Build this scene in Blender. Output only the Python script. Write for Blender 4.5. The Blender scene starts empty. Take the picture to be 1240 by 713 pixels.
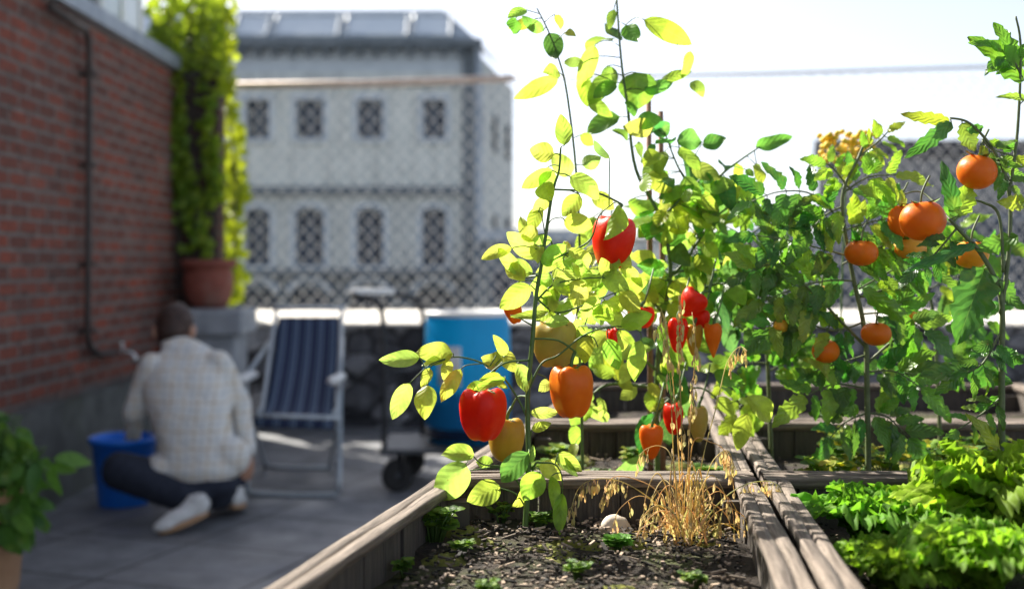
import bpy, bmesh, math, random
from mathutils import Vector, Matrix, noise
R=math.radians
FPX=1400.0; CX=620.0; HY=320.0; CAMZ=1.2
rnd=random.Random(7)
scene=bpy.context.scene
COL=scene.collection
def P(px,py,D):
    """photo direction + distance along the view -> world point"""
    return Vector(((px-CX)/FPX*D, D, CAMZ+(HY-py)/FPX*D))
V=Vector
def U(a,b): return rnd.uniform(a,b)

# ---------------------------------------------------------------- mesh builder
class MB:
    def __init__(s): s.v=[]; s.f=[]; s.uv=[]; s.c=[]
    def grid(s,pts,n,m,uvs=None,tint=(1,1,1),closed_m=False):
        b=len(s.v); s.v+=pts
        s.c+=[tint]*len(pts)
        s.uvp=getattr(s,'uvp',[]); s.uvp+= (uvs if uvs else [(0,0)]*len(pts))
        for i in range(n-1):
            for j in range(m-1 if not closed_m else m):
                j2=(j+1)%m
                s.f.append((b+i*m+j,b+i*m+j2,b+(i+1)*m+j2,b+(i+1)*m+j))
        return b
    def poly(s,pts,faces,tint=(1,1,1),uvs=None):
        b=len(s.v); s.v+=[V(p) for p in pts]; s.c+=[tint]*len(pts)
        s.uvp=getattr(s,'uvp',[]); s.uvp+= (uvs if uvs else [(0,0)]*len(pts))
        for f in faces: s.f.append(tuple(b+k for k in f))
        return b
    def box(s,x0,x1,y0,y1,z0,z1,tint=(1,1,1)):
        p=[(x0,y0,z0),(x1,y0,z0),(x1,y1,z0),(x0,y1,z0),(x0,y0,z1),(x1,y0,z1),(x1,y1,z1),(x0,y1,z1)]
        s.poly(p,[(0,3,2,1),(4,5,6,7),(0,1,5,4),(1,2,6,5),(2,3,7,6),(3,0,4,7)],tint)
    def tube(s,pts,rad,sides=6,tint=(1,1,1),cap=True):
        pts=[V(p) for p in pts]; n=len(pts)
        if not isinstance(rad,(list,tuple)): rad=[rad]*n
        rings=[]; prev=None
        for i in range(n):
            d=(pts[min(i+1,n-1)]-pts[max(i-1,0)])
            if d.length<1e-9: d=V((0,0,1))
            d.normalize()
            if prev is None:
                h=V((0,0,1)) if abs(d.z)<.9 else V((1,0,0))
                a=d.cross(h).normalized()
            else:
                a=prev-d*prev.dot(d)
                a=a.normalized() if a.length>1e-6 else d.orthogonal().normalized()
            prev=a; b=d.cross(a)
            for k in range(sides):
                t=2*math.pi*k/sides
                rings.append(pts[i]+(a*math.cos(t)+b*math.sin(t))*rad[i])
        uv=[(k/sides,i/(n-1)) for i in range(n) for k in range(sides)]
        b0=s.grid(rings,n,sides,uv,tint,closed_m=True)
        if cap:
            s.f.append(tuple(b0+k for k in range(sides))[::-1]); s.f.append(tuple(b0+(n-1)*sides+k for k in range(sides)))
    def ell(s,c,r,n=12,m=16,M=None,tint=(1,1,1)):
        pts=[]
        for i in range(n+1):
            ph=math.pi*i/n
            for k in range(m):
                t=2*math.pi*k/m
                q=V((r[0]*math.sin(ph)*math.cos(t),r[1]*math.sin(ph)*math.sin(t),r[2]*math.cos(ph)))
                if M: q=M@q
                pts.append(V(c)+q)
        uv=[(k/m,i/n) for i in range(n+1) for k in range(m)]
        s.grid(pts,n+1,m,uv,tint,closed_m=True)
    def build(s,name,mat,parent=None,smooth=True,loc=None,weld=False,bevel=0):
        me=bpy.data.meshes.new(name)
        loc=V(loc) if loc is not None else V((0,0,0))
        off=V((0,0,0))
        p=parent
        while p is not None: off+=V(p.location); p=p.parent
        base=loc if loc.length else off
        me.from_pydata([tuple(V(q)-base) for q in s.v],[],s.f)
        if s.v:
            ca=me.color_attributes.new('tint','FLOAT_COLOR','POINT')
            fl=[]
            for c in s.c: fl+=[c[0],c[1],c[2],1.0]
            ca.data.foreach_set('color',fl)
            ul=me.uv_layers.new(name='UVMap')
            idx=[0]*len(me.loops); me.loops.foreach_get('vertex_index',idx)
            fu=[]
            for i in idx: fu+=[s.uvp[i][0],s.uvp[i][1]]
            ul.data.foreach_set('uv',fu)
        if weld:
            bm=bmesh.new(); bm.from_mesh(me); bmesh.ops.remove_doubles(bm,verts=bm.verts,dist=1e-5)
            bmesh.ops.recalc_face_normals(bm,faces=bm.faces); bm.to_mesh(me); bm.free()
        if smooth: me.polygons.foreach_set('use_smooth',[True]*len(me.polygons))
        me.materials.append(mat); me.update()
        o=bpy.data.objects.new(name,me); COL.objects.link(o)
        if parent is not None:
            o.parent=parent
            o.location=base-off
        else: o.location=base
        if bevel:
            b=o.modifiers.new('b','BEVEL'); b.width=bevel; b.segments=2; b.limit_method='ANGLE'
        return o
def tag(o,label=None,cat=None,group=None,kind=None):
    if label: o['label']=label
    if cat: o['category']=cat
    if group: o['group']=group
    if kind: o['kind']=kind
    return o
def thing(name,loc,label,cat,group=None):
    o=bpy.data.objects.new(name,None); COL.objects.link(o); o.location=loc; o.empty_display_size=.05
    return tag(o,label,cat,group)
def struct(o): o['kind']='structure'; return o
def fuse(o,voxel,smooth=4):
    """fuse overlapping lumps into one continuous skin"""
    m=o.modifiers.new('r','REMESH'); m.mode='VOXEL'; m.voxel_size=voxel; m.use_smooth_shade=True
    s=o.modifiers.new('s','SMOOTH'); s.factor=.6; s.iterations=smooth
    dg=bpy.context.evaluated_depsgraph_get(); dg.update()
    me=bpy.data.meshes.new_from_object(o.evaluated_get(dg))
    old=o.data; mats=list(old.materials); o.modifiers.clear(); o.data=me
    if not me.materials:
        for q in mats: me.materials.append(q)
    me.polygons.foreach_set('use_smooth',[True]*len(me.polygons))
    return o
def catmull(pts,n=6):
    pts=[V(p) for p in pts]
    out=[]
    for i in range(len(pts)-1):
        p0=pts[max(i-1,0)];p1=pts[i];p2=pts[i+1];p3=pts[min(i+2,len(pts)-1)]
        for k in range(n):
            t=k/n
            out.append(.5*((2*p1)+(p2-p0)*t+(2*p0-5*p1+4*p2-p3)*t*t+(3*p1-p0-3*p2+p3)*t**3))
    out.append(pts[-1]); return out

# ---------------------------------------------------------------- materials
class NT:
    def __init__(s,name):
        s.m=bpy.data.materials.new(name); s.m.use_nodes=True; s.t=s.m.node_tree; s.t.nodes.clear()
        s.out=s.n('ShaderNodeOutputMaterial')
    def n(s,ty,**kw):
        nd=s.t.nodes.new(ty)
        for k,v in kw.items():
            if k in nd.inputs: nd.inputs[k].default_value=v
            else: setattr(nd,k,v)
        return nd
    def l(s,a,b): s.t.links.new(a,b)
    def bsdf(s,**kw):
        b=s.n('ShaderNodeBsdfPrincipled')
        for k,v in kw.items(): b.inputs[k.replace('_',' ')].default_value=v
        s.l(b.outputs[0],s.out.inputs[0]); return b
    def co(s,kind='Object',scale=(1,1,1),rot=(0,0,0),loc=(0,0,0)):
        t=s.n('ShaderNodeTexCoord'); m=s.n('ShaderNodeMapping')
        m.inputs['Scale'].default_value=scale; m.inputs['Rotation'].default_value=rot; m.inputs['Location'].default_value=loc
        s.l(t.outputs[kind],m.inputs[0]); return m.outputs[0]
    def noise(s,vec,scale=5,detail=4,rough=.6):
        n=s.n('ShaderNodeTexNoise'); n.inputs['Scale'].default_value=scale; n.inputs['Detail'].default_value=detail; n.inputs['Roughness'].default_value=rough
        s.l(vec,n.inputs['Vector']); return n
    def ramp(s,fac,stops,interp='LINEAR'):
        r=s.n('ShaderNodeValToRGB'); r.color_ramp.interpolation=interp
        e=r.color_ramp.elements
        while len(e)<len(stops): e.new(.5)
        for k,(p,c) in enumerate(stops):
            e[k].position=p; e[k].color=(*c,1) if len(c)==3 else c
        s.l(fac,r.inputs[0]); return r.outputs[0]
    def mix(s,fac,a,b,mode='MIX'):
        m=s.n('ShaderNodeMix',data_type='RGBA',blend_type=mode)
        for i,x in ((0,fac),(6,a),(7,b)):
            if hasattr(x,'is_linked') or hasattr(x,'links'): s.l(x,m.inputs[i])
            else: m.inputs[i].default_value= x if i==0 else (*x,1)
        return m.outputs[2]
    def math(s,op,a,b=None,c=None):
        m=s.n('ShaderNodeMath',operation=op)
        for i,x in enumerate((a,b,c)):
            if x is None: continue
            if hasattr(x,'links'): s.l(x,m.inputs[i])
            else: m.inputs[i].default_value=x
        return m.outputs[0]
    def bump(s,h,bs,strength=.5,dist=.01):
        b=s.n('ShaderNodeBump'); b.inputs['Strength'].default_value=strength; b.inputs['Distance'].default_value=dist
        s.l(h,b.inputs['Height']); s.l(b.outputs[0],bs.inputs['Normal']); return b
def noisy(name,c1,c2,scale=20,rough=.7,bump=.3,bdist=.003,metal=0,detail=6,stretch=(1,1,1),spots=None):
    k=NT(name); b=k.bsdf(Roughness=rough,Metallic=metal); co=k.co(scale=stretch)
    n=k.noise(co,scale,detail); col=k.ramp(n.outputs[0],[(.3,c1),(.7,c2)])
    if spots:
        n2=k.noise(co,spots[0],3); col=k.mix(k.ramp(n2.outputs[0],[(.5,(0,0,0)),(.7,(1,1,1))]),col,spots[1])
    k.l(col,b.inputs['Base Color'])
    if bump: k.bump(n.outputs[0],b,bump,bdist)
    return k.m
def leafmat(name,trans=.5,gain=1.6,warm=(1.0,1.0,.6),rough=.42,nv=7,veins=.5,bumpd=.0015,spec=.35,yl=.35):
    k=NT(name)
    at=k.n('ShaderNodeAttribute',attribute_name='tint')
    uv=k.n('ShaderNodeUVMap'); sx=k.n('ShaderNodeSeparateXYZ'); k.l(uv.outputs[0],sx.inputs[0])
    u=k.math('ABSOLUTE',k.math('SUBTRACT',sx.outputs[0],.5)); v=sx.outputs[1]
    mid=k.math('LESS_THAN',u,.012)
    ph=k.math('FRACT',k.math('MULTIPLY',k.math('SUBTRACT',v,k.math('MULTIPLY',u,.55)),nv))
    tri=k.math('ABSOLUTE',k.math('SUBTRACT',ph,.5))
    side=k.math('SUBTRACT',1.0,k.math('MULTIPLY',tri,16.0)); side=k.math('MAXIMUM',side,0.0)
    vein=k.math('MAXIMUM',mid,k.math('MULTIPLY',side,.6))
    co=k.co('Object'); n=k.noise(co,45,4); n2=k.noise(co,220,2)
    var=k.ramp(n.outputs[0],[(.3,(.72,.72,.72)),(.7,(1.2,1.15,1.1))])
    base=k.mix(1.0,at.outputs[0],var,'MULTIPLY')
    base=k.mix(k.math('MULTIPLY',vein,veins),base,(.35,.42,.12))
    yel=k.ramp(k.noise(co,14,3).outputs[0],[(.55,(0,0,0)),(.75,(yl,yl,yl))])
    base=k.mix(yel,base,(.40,.41,.05))
    n9=k.noise(co,120,2); sp9=k.ramp(n9.outputs[0],[(.70,(0,0,0)),(.74,(.6,.6,.6))]); base=k.mix(sp9,base,(.16,.10,.03))
    h=k.math('ADD',k.math('MULTIPLY',tri,2.0),k.math('MULTIPLY',n2.outputs[0],.25))
    bp=k.n('ShaderNodeBump'); bp.inputs['Strength'].default_value=.7; bp.inputs['Distance'].default_value=bumpd; k.l(h,bp.inputs['Height'])
    b=k.n('ShaderNodeBsdfPrincipled'); b.inputs['Roughness'].default_value=rough; b.inputs['Specular IOR Level'].default_value=spec
    k.l(base,b.inputs['Base Color']); k.l(bp.outputs[0],b.inputs['Normal'])
    t=k.n('ShaderNodeBsdfTranslucent'); g=k.n('ShaderNodeVectorMath',operation='MULTIPLY'); g.inputs[1].default_value=(gain*warm[0],gain*warm[1],gain*warm[2])
    k.l(base,g.inputs[0]); k.l(g.outputs[0],t.inputs[0]); k.l(bp.outputs[0],t.inputs['Normal'])
    mx=k.n('ShaderNodeMixShader'); mx.inputs[0].default_value=trans
    k.l(b.outputs[0],mx.inputs[1]); k.l(t.outputs[0],mx.inputs[2]); k.l(mx.outputs[0],k.out.inputs[0])
    return k.m
M={}
M['leaf']=leafmat('pepper_leaf',.62,1.75,(1,1,.95),.33,6,.14,.0006,spec=.6)
M['tomleaf']=leafmat('tomato_leaf',.45,1.7,(.9,1.0,.55),.36,7,.16,.0012,spec=.6)
M['ivy']=leafmat('ivy_leaf',.5,1.5,rough=.4)
M['lettuce']=leafmat('lettuce_leaf',.55,1.6,(.95,1,.5),.55,5,.12,.0008,spec=.2)
M['houseplant']=leafmat('house_leaf',.35,1.3,(.9,1,.5),.3,8,.12,.0008)
M['weed']=leafmat('weed_leaf',.5,1.6,rough=.5,veins=.1,bumpd=.0004)
def fruit(name,c,c2,sss=.5,rough=.3,sc=.02,tr=.2):
    k=NT(name); b=k.n('ShaderNodeBsdfPrincipled'); b.inputs['Roughness'].default_value=rough
    b.inputs['Subsurface Weight'].default_value=sss; b.inputs['Subsurface Radius'].default_value=(1,.45,.15); b.inputs['Subsurface Scale'].default_value=sc
    b.inputs['Specular IOR Level'].default_value=.28
    co=k.co(); n=k.noise(co,22,4); n2=k.noise(co,160,3)
    col=k.ramp(n.outputs[0],[(.35,c),(.72,c2)]); k.l(col,b.inputs['Base Color'])
    n7=k.noise(co,11,2); col=k.mix(k.ramp(n7.outputs[0],[(.42,(0,0,0)),(.75,(.55,.55,.55))]),col,(c[0]*.75,c[1]*1.9+.02,c[2]))
    n8=k.noise(co,210,2); col=k.mix(k.ramp(n8.outputs[0],[(.70,(0,0,0)),(.76,(.5,.5,.5))]),col,(.45,.25,.08))
    sp=k.ramp(n2.outputs[0],[(.4,(.32,.32,.32)),(.7,(.5,.5,.5))]); k.l(sp,b.inputs['Roughness'])
    k.bump(n2.outputs[0],b,.12,.001)
    t=k.n('ShaderNodeBsdfTranslucent'); k.l(col,t.inputs[0])
    mx=k.n('ShaderNodeMixShader'); mx.inputs[0].default_value=tr
    k.l(b.outputs[0],mx.inputs[1]); k.l(t.outputs[0],mx.inputs[2]); k.l(mx.outputs[0],k.out.inputs[0])
    return k.m
M['red']=fruit('red_pepper_skin',(.70,.014,.002),(.86,.035,.003))
M['orange']=fruit('orange_pepper_skin',(.72,.15,.006),(.82,.21,.008))
M['ochre']=fruit('ochre_pepper_skin',(.42,.26,.025),(.55,.33,.04))
M['olive']=fruit('olive_pepper_skin',(.42,.34,.07),(.60,.42,.10))
M['tomato']=fruit('tomato_skin',(.70,.16,.008),(.80,.22,.012),rough=.25)
M['tomato_y']=fruit('yellow_tomato_skin',(.70,.34,.03),(.80,.42,.05),rough=.25)
M['stem']=noisy('green_stem',(.045,.10,.02),(.10,.17,.035),60,.5,.2,.001)
M['tomstem']=noisy('tomato_stem',(.06,.09,.03),(.14,.17,.07),80,.6,.3,.001)
M['calyx']=noisy('calyx_green',(.08,.16,.02),(.16,.26,.04),60,.5,.2,.001)
def wood(name,c1,c2,dark=(.02,.018,.016),uvscale=(3,60,1)):
    k=NT(name); b=k.bsdf(Roughness=.85)
    uv=k.n('ShaderNodeUVMap'); mp=k.n('ShaderNodeMapping'); mp.inputs['Scale'].default_value=uvscale; k.l(uv.outputs[0],mp.inputs[0])
    n=k.noise(mp.outputs[0],2.6,10,.78); n3=k.noise(mp.outputs[0],.6,3)
    col=k.ramp(n.outputs[0],[(.28,dark),(.42,c1),(.68,c2)])
    col=k.mix(k.ramp(n3.outputs[0],[(.45,(0,0,0)),(.7,(.5,.5,.5))]),col,(.12,.09,.07))
    k.l(col,b.inputs['Base Color']); k.bump(n.outputs[0],b,.9,.004); return k.m
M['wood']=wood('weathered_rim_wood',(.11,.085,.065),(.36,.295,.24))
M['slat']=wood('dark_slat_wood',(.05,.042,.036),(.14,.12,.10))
M['stake']=wood('stake_wood',(.25,.13,.08),(.42,.24,.16),uvscale=(8,3,1))
M['soil']=noisy('soil',(.012,.009,.006),(.045,.03,.02),55,.95,1.0,.02,spots=(9,(.06,.07,.015)))
k=NT('mulch_chips'); b=k.bsdf(Roughness=.85); at=k.n('ShaderNodeAttribute',attribute_name='tint'); k.l(at.outputs[0],b.inputs['Base Color']); M['chip']=k.m
M['moss']=noisy('moss',(.07,.09,.012),(.22,.21,.03),70,.95,1,.01)
M['stone']=noisy('field_stone',(.42,.34,.26),(.62,.54,.44),30,.8,.4,.002)
M['straw']=leafmat('dry_straw',.4,1.4,(1,.95,.8),.6,2,.0,.0003,yl=0)
# bricks
def brickmat(name,axes,cols,mortar,bw=.225,rh=.075,ms=.012,bdist=.012,dirt=True):
    k=NT(name); b=k.bsdf(Roughness=.88)
    t=k.n('ShaderNodeTexCoord'); sp=k.n('ShaderNodeSeparateXYZ'); cb=k.n('ShaderNodeCombineXYZ'); k.l(t.outputs['Object'],sp.inputs[0])
    k.l(sp.outputs[axes[0]],cb.inputs[0]); k.l(sp.outputs[axes[1]],cb.inputs[1])
    wob=k.noise(t.outputs['Object'],6,3); add=k.n('ShaderNodeVectorMath',operation='MULTIPLY_ADD'); k.l(wob.outputs[1],add.inputs[0]); add.inputs[1].default_value=(.012,.012,0); k.l(cb.outputs[0],add.inputs[2])
    br=k.n('ShaderNodeTexBrick'); k.l(add.outputs[0],br.inputs['Vector'])
    br.inputs['Scale'].default_value=1; br.inputs['Brick Width'].default_value=bw; br.inputs['Row Height'].default_value=rh
    br.inputs['Mortar Size'].default_value=ms; br.inputs['Mortar Smooth'].default_value=.3; br.inputs['Bias'].default_value=-.1
    br.inputs['Color1'].default_value=(*cols[0],1); br.inputs['Color2'].default_value=(*cols[1],1); br.inputs['Mortar'].default_value=(*mortar,1)
    n1=k.noise(cb.outputs[0],3.2,5,.7); n2=k.noise(cb.outputs[0],24,5,.7)
    col=k.mix(k.ramp(n2.outputs[0],[(.35,(0,0,0)),(.75,(.8,.8,.8))]),br.outputs[0],cols[2])
    if dirt: col=k.mix(k.ramp(n1.outputs[0],[(.45,(0,0,0)),(.75,(.55,.55,.55))]),col,(.07,.055,.048))
    n4=k.noise(cb.outputs[0],1.7,6,.75); col=k.mix(k.ramp(n4.outputs[0],[(.56,(0,0,0)),(.72,(.5,.5,.5))]),col,(.24,.20,.17))
    n5=k.noise(cb.outputs[0],11,3); col=k.mix(k.ramp(n5.outputs[0],[(.58,(0,0,0)),(.66,(.6,.6,.6))]),col,(.035,.025,.022))
    k.l(col,b.inputs['Base Color'])
    h=k.math('SUBTRACT',k.math('MULTIPLY',n2.outputs[0],.5),br.outputs['Fac']); k.bump(h,b,1,bdist); return k.m
M['brick']=brickmat('red_brick',(1,2),((.33,.070,.034),(.12,.042,.028),(.05,.026,.02)),(.23,.20,.175))
M['brick2']=brickmat('pier_brick',(0,2),((.11,.045,.03),(.07,.03,.024),(.05,.03,.024)),(.08,.07,.06))
def rubble(name,c1,c2,c3,scale=4.5):
    k=NT(name); b=k.bsdf(Roughness=.9); co=k.co(scale=(1,1,1.5))
    wob=k.noise(co,4,3); ad=k.n('ShaderNodeVectorMath',operation='MULTIPLY_ADD'); k.l(wob.outputs[1],ad.inputs[0]); ad.inputs[1].default_value=(.12,.12,.12); k.l(co,ad.inputs[2])
    v=k.n('ShaderNodeTexVoronoi'); v.inputs['Scale'].default_value=scale; k.l(ad.outputs[0],v.inputs['Vector'])
    e=k.n('ShaderNodeTexVoronoi',feature='DISTANCE_TO_EDGE'); e.inputs['Scale'].default_value=scale; k.l(ad.outputs[0],e.inputs['Vector'])
    sc=k.n('ShaderNodeSeparateColor'); k.l(v.outputs['Color'],sc.inputs[0])
    col=k.ramp(sc.outputs[0],[(.1,c1),(.5,c2),(.9,c3)])
    n=k.noise(co,18,6); col=k.mix(.5,col,k.ramp(n.outputs[0],[(.3,(.1,.1,.1)),(.7,(.9,.9,.9))]),'OVERLAY')
    ed=k.ramp(e.outputs[0],[(.0,(0,0,0)),(.07,(1,1,1))])
    col=k.mix(ed,(.035,.035,.035),col); k.l(col,b.inputs['Base Color']); k.bump(ed,b,1,.03); return k.m
M['rubble']=rubble('rubble_stone',(.03,.03,.034),(.10,.10,.108),(.34,.34,.35))
M['coping']=noisy('pale_coping',(.55,.52,.47),(.75,.72,.66),14,.8,.4,.003)
M['concrete']=noisy('mossy_concrete',(.07,.075,.068),(.15,.155,.145),7,.9,.6,.006,spots=(3,(.08,.09,.06)))
M['pedestal']=noisy('pedestal_concrete',(.25,.27,.29),(.42,.44,.46),9,.9,.5,.005)
k=NT('terrace_paving'); b=k.bsdf(Roughness=.75); co=k.co(rot=(0,0,R(20)))
br=k.n('ShaderNodeTexBrick'); k.l(co,br.inputs['Vector']); br.inputs['Scale'].default_value=1; br.inputs['Brick Width'].default_value=.6; br.inputs['Row Height'].default_value=.6; br.offset=0
br.inputs['Mortar Size'].default_value=.008; br.inputs['Color1'].default_value=(.16,.165,.172,1); br.inputs['Color2'].default_value=(.21,.215,.225,1); br.inputs['Mortar'].default_value=(.05,.05,.05,1)
n=k.noise(co,5,7,.7); col=k.mix(.6,br.outputs[0],k.ramp(n.outputs[0],[(.3,(.2,.2,.2)),(.7,(.8,.8,.8))]),'OVERLAY'); k.l(col,b.inputs['Base Color'])
n2=k.noise(co,2,3); k.l(k.ramp(n2.outputs[0],[(.4,(.45,.45,.45)),(.6,(.85,.85,.85))]),b.inputs['Roughness']); k.bump(k.math('SUBTRACT',n.outputs[0],br.outputs['Fac']),b,.5,.004); M['paving']=k.m
M['pipe']=noisy('pipe_dark_metal',(.035,.028,.025),(.08,.06,.05),20,.6,.2,.002)
M['zinc']=noisy('zinc_flashing',(.22,.26,.31),(.35,.39,.44),8,.5,.2,.002,.3)
M['steel']=noisy('galvanised',(.62,.62,.60),(.76,.75,.73),25,.5,.1,.001,.05)
M['rust']=noisy('rusty_rail',(.45,.33,.26),(.68,.58,.50),18,.6,.3,.002,.2)
M['alu']=noisy('aluminium_tube',(.42,.47,.50),(.55,.60,.63),40,.4,.05,.001,.4)
M['white']=noisy('white_plastic',(.72,.72,.70),(.80,.80,.78),20,.4,.05,.001)
M['black']=noisy('black_metal',(.012,.012,.013),(.03,.03,.032),30,.5,.1,.001)
M['rubber']=noisy('tyre_rubber',(.012,.012,.012),(.028,.027,.026),30,.85,.2,.002)
M['chrome']=noisy('tap_metal',(.5,.5,.48),(.7,.7,.68),30,.25,.1,.001,.9)
M['deck']=noisy('trolley_deck',(.05,.055,.06),(.11,.115,.12),20,.5,.2,.001,.3)
k=NT('bucket_plastic'); b=k.bsdf(Roughness=.4); b.inputs['Base Color'].default_value=(.012,.13,.62,1); M['bucket']=k.m
n=k.noise(k.co(),9,4); k.l(k.ramp(n.outputs[0],[(.3,(.008,.16,.75)),(.7,(.02,.24,.92))]),b.inputs['Base Color'])
k=NT('barrel_plastic'); b=k.n('ShaderNodeBsdfPrincipled'); b.inputs['Roughness'].default_value=.35
n=k.noise(k.co(),6,4); c=k.ramp(n.outputs[0],[(.3,(.012,.24,.60)),(.7,(.02,.33,.72))]); k.l(c,b.inputs['Base Color'])
t=k.n('ShaderNodeBsdfTranslucent'); t.inputs[0].default_value=(.05,.75,1,1); mx=k.n('ShaderNodeMixShader'); mx.inputs[0].default_value=.6
k.l(b.outputs[0],mx.inputs[1]); k.l(t.outputs[0],mx.inputs[2]); k.l(mx.outputs[0],k.out.inputs[0]); M['barrel']=k.m
k=NT('barrel_water'); b=k.bsdf(Roughness=.1); b.inputs['Base Color'].default_value=(.01,.03,.08,1); M['water']=k.m
# textiles
k=NT('striped_canvas'); b=k.bsdf(Roughness=.85); uv=k.n('ShaderNodeUVMap'); sx=k.n('ShaderNodeSeparateXYZ'); k.l(uv.outputs[0],sx.inputs[0])
ph=k.math('FRACT',k.math('MULTIPLY',sx.outputs[0],5.0)); st=k.ramp(ph,[(0,(.018,.03,.075)),(.30,(.018,.03,.075)),(.34,(.09,.13,.20)),(.44,(.09,.13,.20)),(.48,(.025,.05,.11)),(.60,(.15,.20,.28)),(.72,(.025,.05,.11)),(.78,(.018,.03,.075))],'CONSTANT')
k.l(st,b.inputs['Base Color']); n=k.noise(k.co(),300,2); k.bump(n.outputs[0],b,.3,.001); M['canvas']=k.m
k=NT('plaid_shirt'); b=k.bsdf(Roughness=.9)
t=k.n('ShaderNodeTexCoord'); sp=k.n('ShaderNodeSeparateXYZ'); n=k.noise(t.outputs['Object'],5,2); ad=k.n('ShaderNodeVectorMath',operation='MULTIPLY_ADD'); k.l(n.outputs[1],ad.inputs[0]); ad.inputs[1].default_value=(.05,.05,.05); k.l(t.outputs['Object'],ad.inputs[2]); k.l(ad.outputs[0],sp.inputs[0])
def line(c,per,w,off=0):
    f=k.math('FRACT',k.math('ADD',k.math('MULTIPLY',c,1/per),off)); d=k.math('ABSOLUTE',k.math('SUBTRACT',f,.5)); return k.math('LESS_THAN',d,w)
lx=line(sp.outputs[0],.068,.05); lz=line(sp.outputs[2],.068,.05); gx=line(sp.outputs[0],.068,.16,.5); gz=line(sp.outputs[2],.068,.16,.5)
c=k.mix(k.math('MULTIPLY',k.math('ADD',gx,gz),.2),(.80,.78,.72),(.48,.54,.58)); c=k.mix(k.math('MULTIPLY',k.math('ADD',lx,lz),.42),c,(.46,.31,.12)); k.l(c,b.inputs['Base Color'])
nn=k.noise(t.outputs['Object'],9,4); k.bump(nn.outputs[0],b,.9,.03); M['shirt']=k.m
M['jeans']=noisy('dark_denim',(.012,.016,.03),(.03,.038,.06),40,.9,.6,.006)
M['skin']=noisy('skin',(.42,.22,.14),(.50,.28,.19),30,.5,.1,.001)
M['hair']=noisy('brown_hair',(.022,.010,.007),(.065,.030,.018),60,.6,.8,.006,stretch=(1,1,.2))
M['gum']=noisy('gum_sole',(.42,.24,.12),(.5,.3,.16),30,.6,.1,.001)
M['shoe']=noisy('white_shoe',(.62,.62,.60),(.74,.74,.72),30,.6,.2,.002)
M['terra']=noisy('terracotta',(.20,.055,.035),(.30,.09,.06),12,.8,.3,.003,spots=(5,(.22,.12,.09)))
M['woodpot']=noisy('pot_clay',(.42,.24,.13),(.55,.34,.20),12,.8,.3,.003)
# far buildings
def plaster(name,c1,c2,st):
    k=NT(name); b=k.bsdf(Roughness=.9); co=k.co(); n=k.noise(co,1.3,8,.7); col=k.ramp(n.outputs[0],[(.3,c1),(.7,c2)])
    s=k.noise(k.co(scale=(2.2,2.2,.16)),1.5,7,.7); col=k.mix(k.ramp(s.outputs[0],[(.48,(0,0,0)),(.66,(.75,.75,.75))]),col,st)
    br=k.noise(k.co(scale=(1,1,7)),.9,2); col=k.mix(k.ramp(br.outputs[0],[(.55,(0,0,0)),(.62,(.3,.3,.3))]),col,st)
    k.l(col,b.inputs['Base Color']); k.bump(n.outputs[0],b,.4,.02); return k.m
M['plaster']=plaster('hazed_old_plaster',(.64,.68,.63),(.80,.82,.76),(.36,.38,.36))  # plaster colour lightened to stand in for haze over the facade
M['plaster_low']=plaster('grey_stone_storey',(.52,.55,.52),(.70,.72,.67),(.28,.30,.29))  # lower storey paled too, haze put into the colour
M['trim']=noisy('dark_cornice',(.12,.145,.16),(.22,.25,.27),3,.8,.3,.01)
M['trimlight']=noisy('light_moulding',(.50,.56,.60),(.66,.72,.75),3,.8,.3,.01)
M['glass']=noisy('window_glass',(.015,.022,.035),(.05,.07,.11),.7,.35,0)
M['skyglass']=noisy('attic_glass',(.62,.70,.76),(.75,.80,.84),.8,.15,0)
M['frame']=noisy('window_frame',(.10,.13,.17),(.16,.19,.24),4,.5,0)
M['zincroof']=noisy('zinc_roof',(.30,.36,.42),(.44,.50,.55),2,.5,.1,.01,.0)
M['darkroof']=noisy('dark_roof',(.035,.037,.04),(.08,.08,.085),4,.7,.2,.01)
M['greywall']=noisy('grey_render',(.15,.155,.16),(.24,.245,.25),2,.9,.3,.01)
M['street']=noisy('asphalt',(.04,.04,.042),(.07,.07,.072),6,.9,.3,.01)
M['yellow']=noisy('yellow_petals',(.75,.50,.02),(.85,.62,.05),50,.6,0)
# ================================================================ world, sun, camera
w=bpy.data.worlds.new('World'); scene.world=w; w.use_nodes=True
nt=w.node_tree; bg=nt.nodes['Background']; sky=nt.nodes.new('ShaderNodeTexSky'); sky.sky_type='NISHITA'; sky.sun_disc=False
SUN_EL=R(40); SUN_AZ=R(-44)      # azimuth from +Y, negative = to the left
sky.sun_elevation=SUN_EL; sky.sun_rotation=SUN_AZ; sky.air_density=.6; sky.dust_density=1.6; sky.ozone_density=.4
hs=nt.nodes.new('ShaderNodeHueSaturation'); hs.inputs['Saturation'].default_value=.55; nt.links.new(sky.outputs[0],hs.inputs['Color']); nt.links.new(hs.outputs[0],bg.inputs[0]); bg.inputs[1].default_value=.09
sd=bpy.data.lights.new('sun','SUN'); sd.energy=4.9; sd.angle=R(.55); sd.color=(1,.94,.84)
so=bpy.data.objects.new('sun',sd); COL.objects.link(so)
sdir=V((math.sin(SUN_AZ)*math.cos(SUN_EL),math.cos(SUN_AZ)*math.cos(SUN_EL),math.sin(SUN_EL)))
so.rotation_euler=sdir.to_track_quat('Z','Y').to_euler(); so.location=(0,0,12)
cam=bpy.data.cameras.new('camera'); co=bpy.data.objects.new('camera',cam); COL.objects.link(co)
co.location=(0,0,CAMZ); co.rotation_euler=(R(90),0,0); cam.sensor_width=36; cam.lens=FPX/1240*36
cam.shift_y=-(356.5-HY)/1240; cam.clip_start=.05; cam.clip_end=3000
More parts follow.
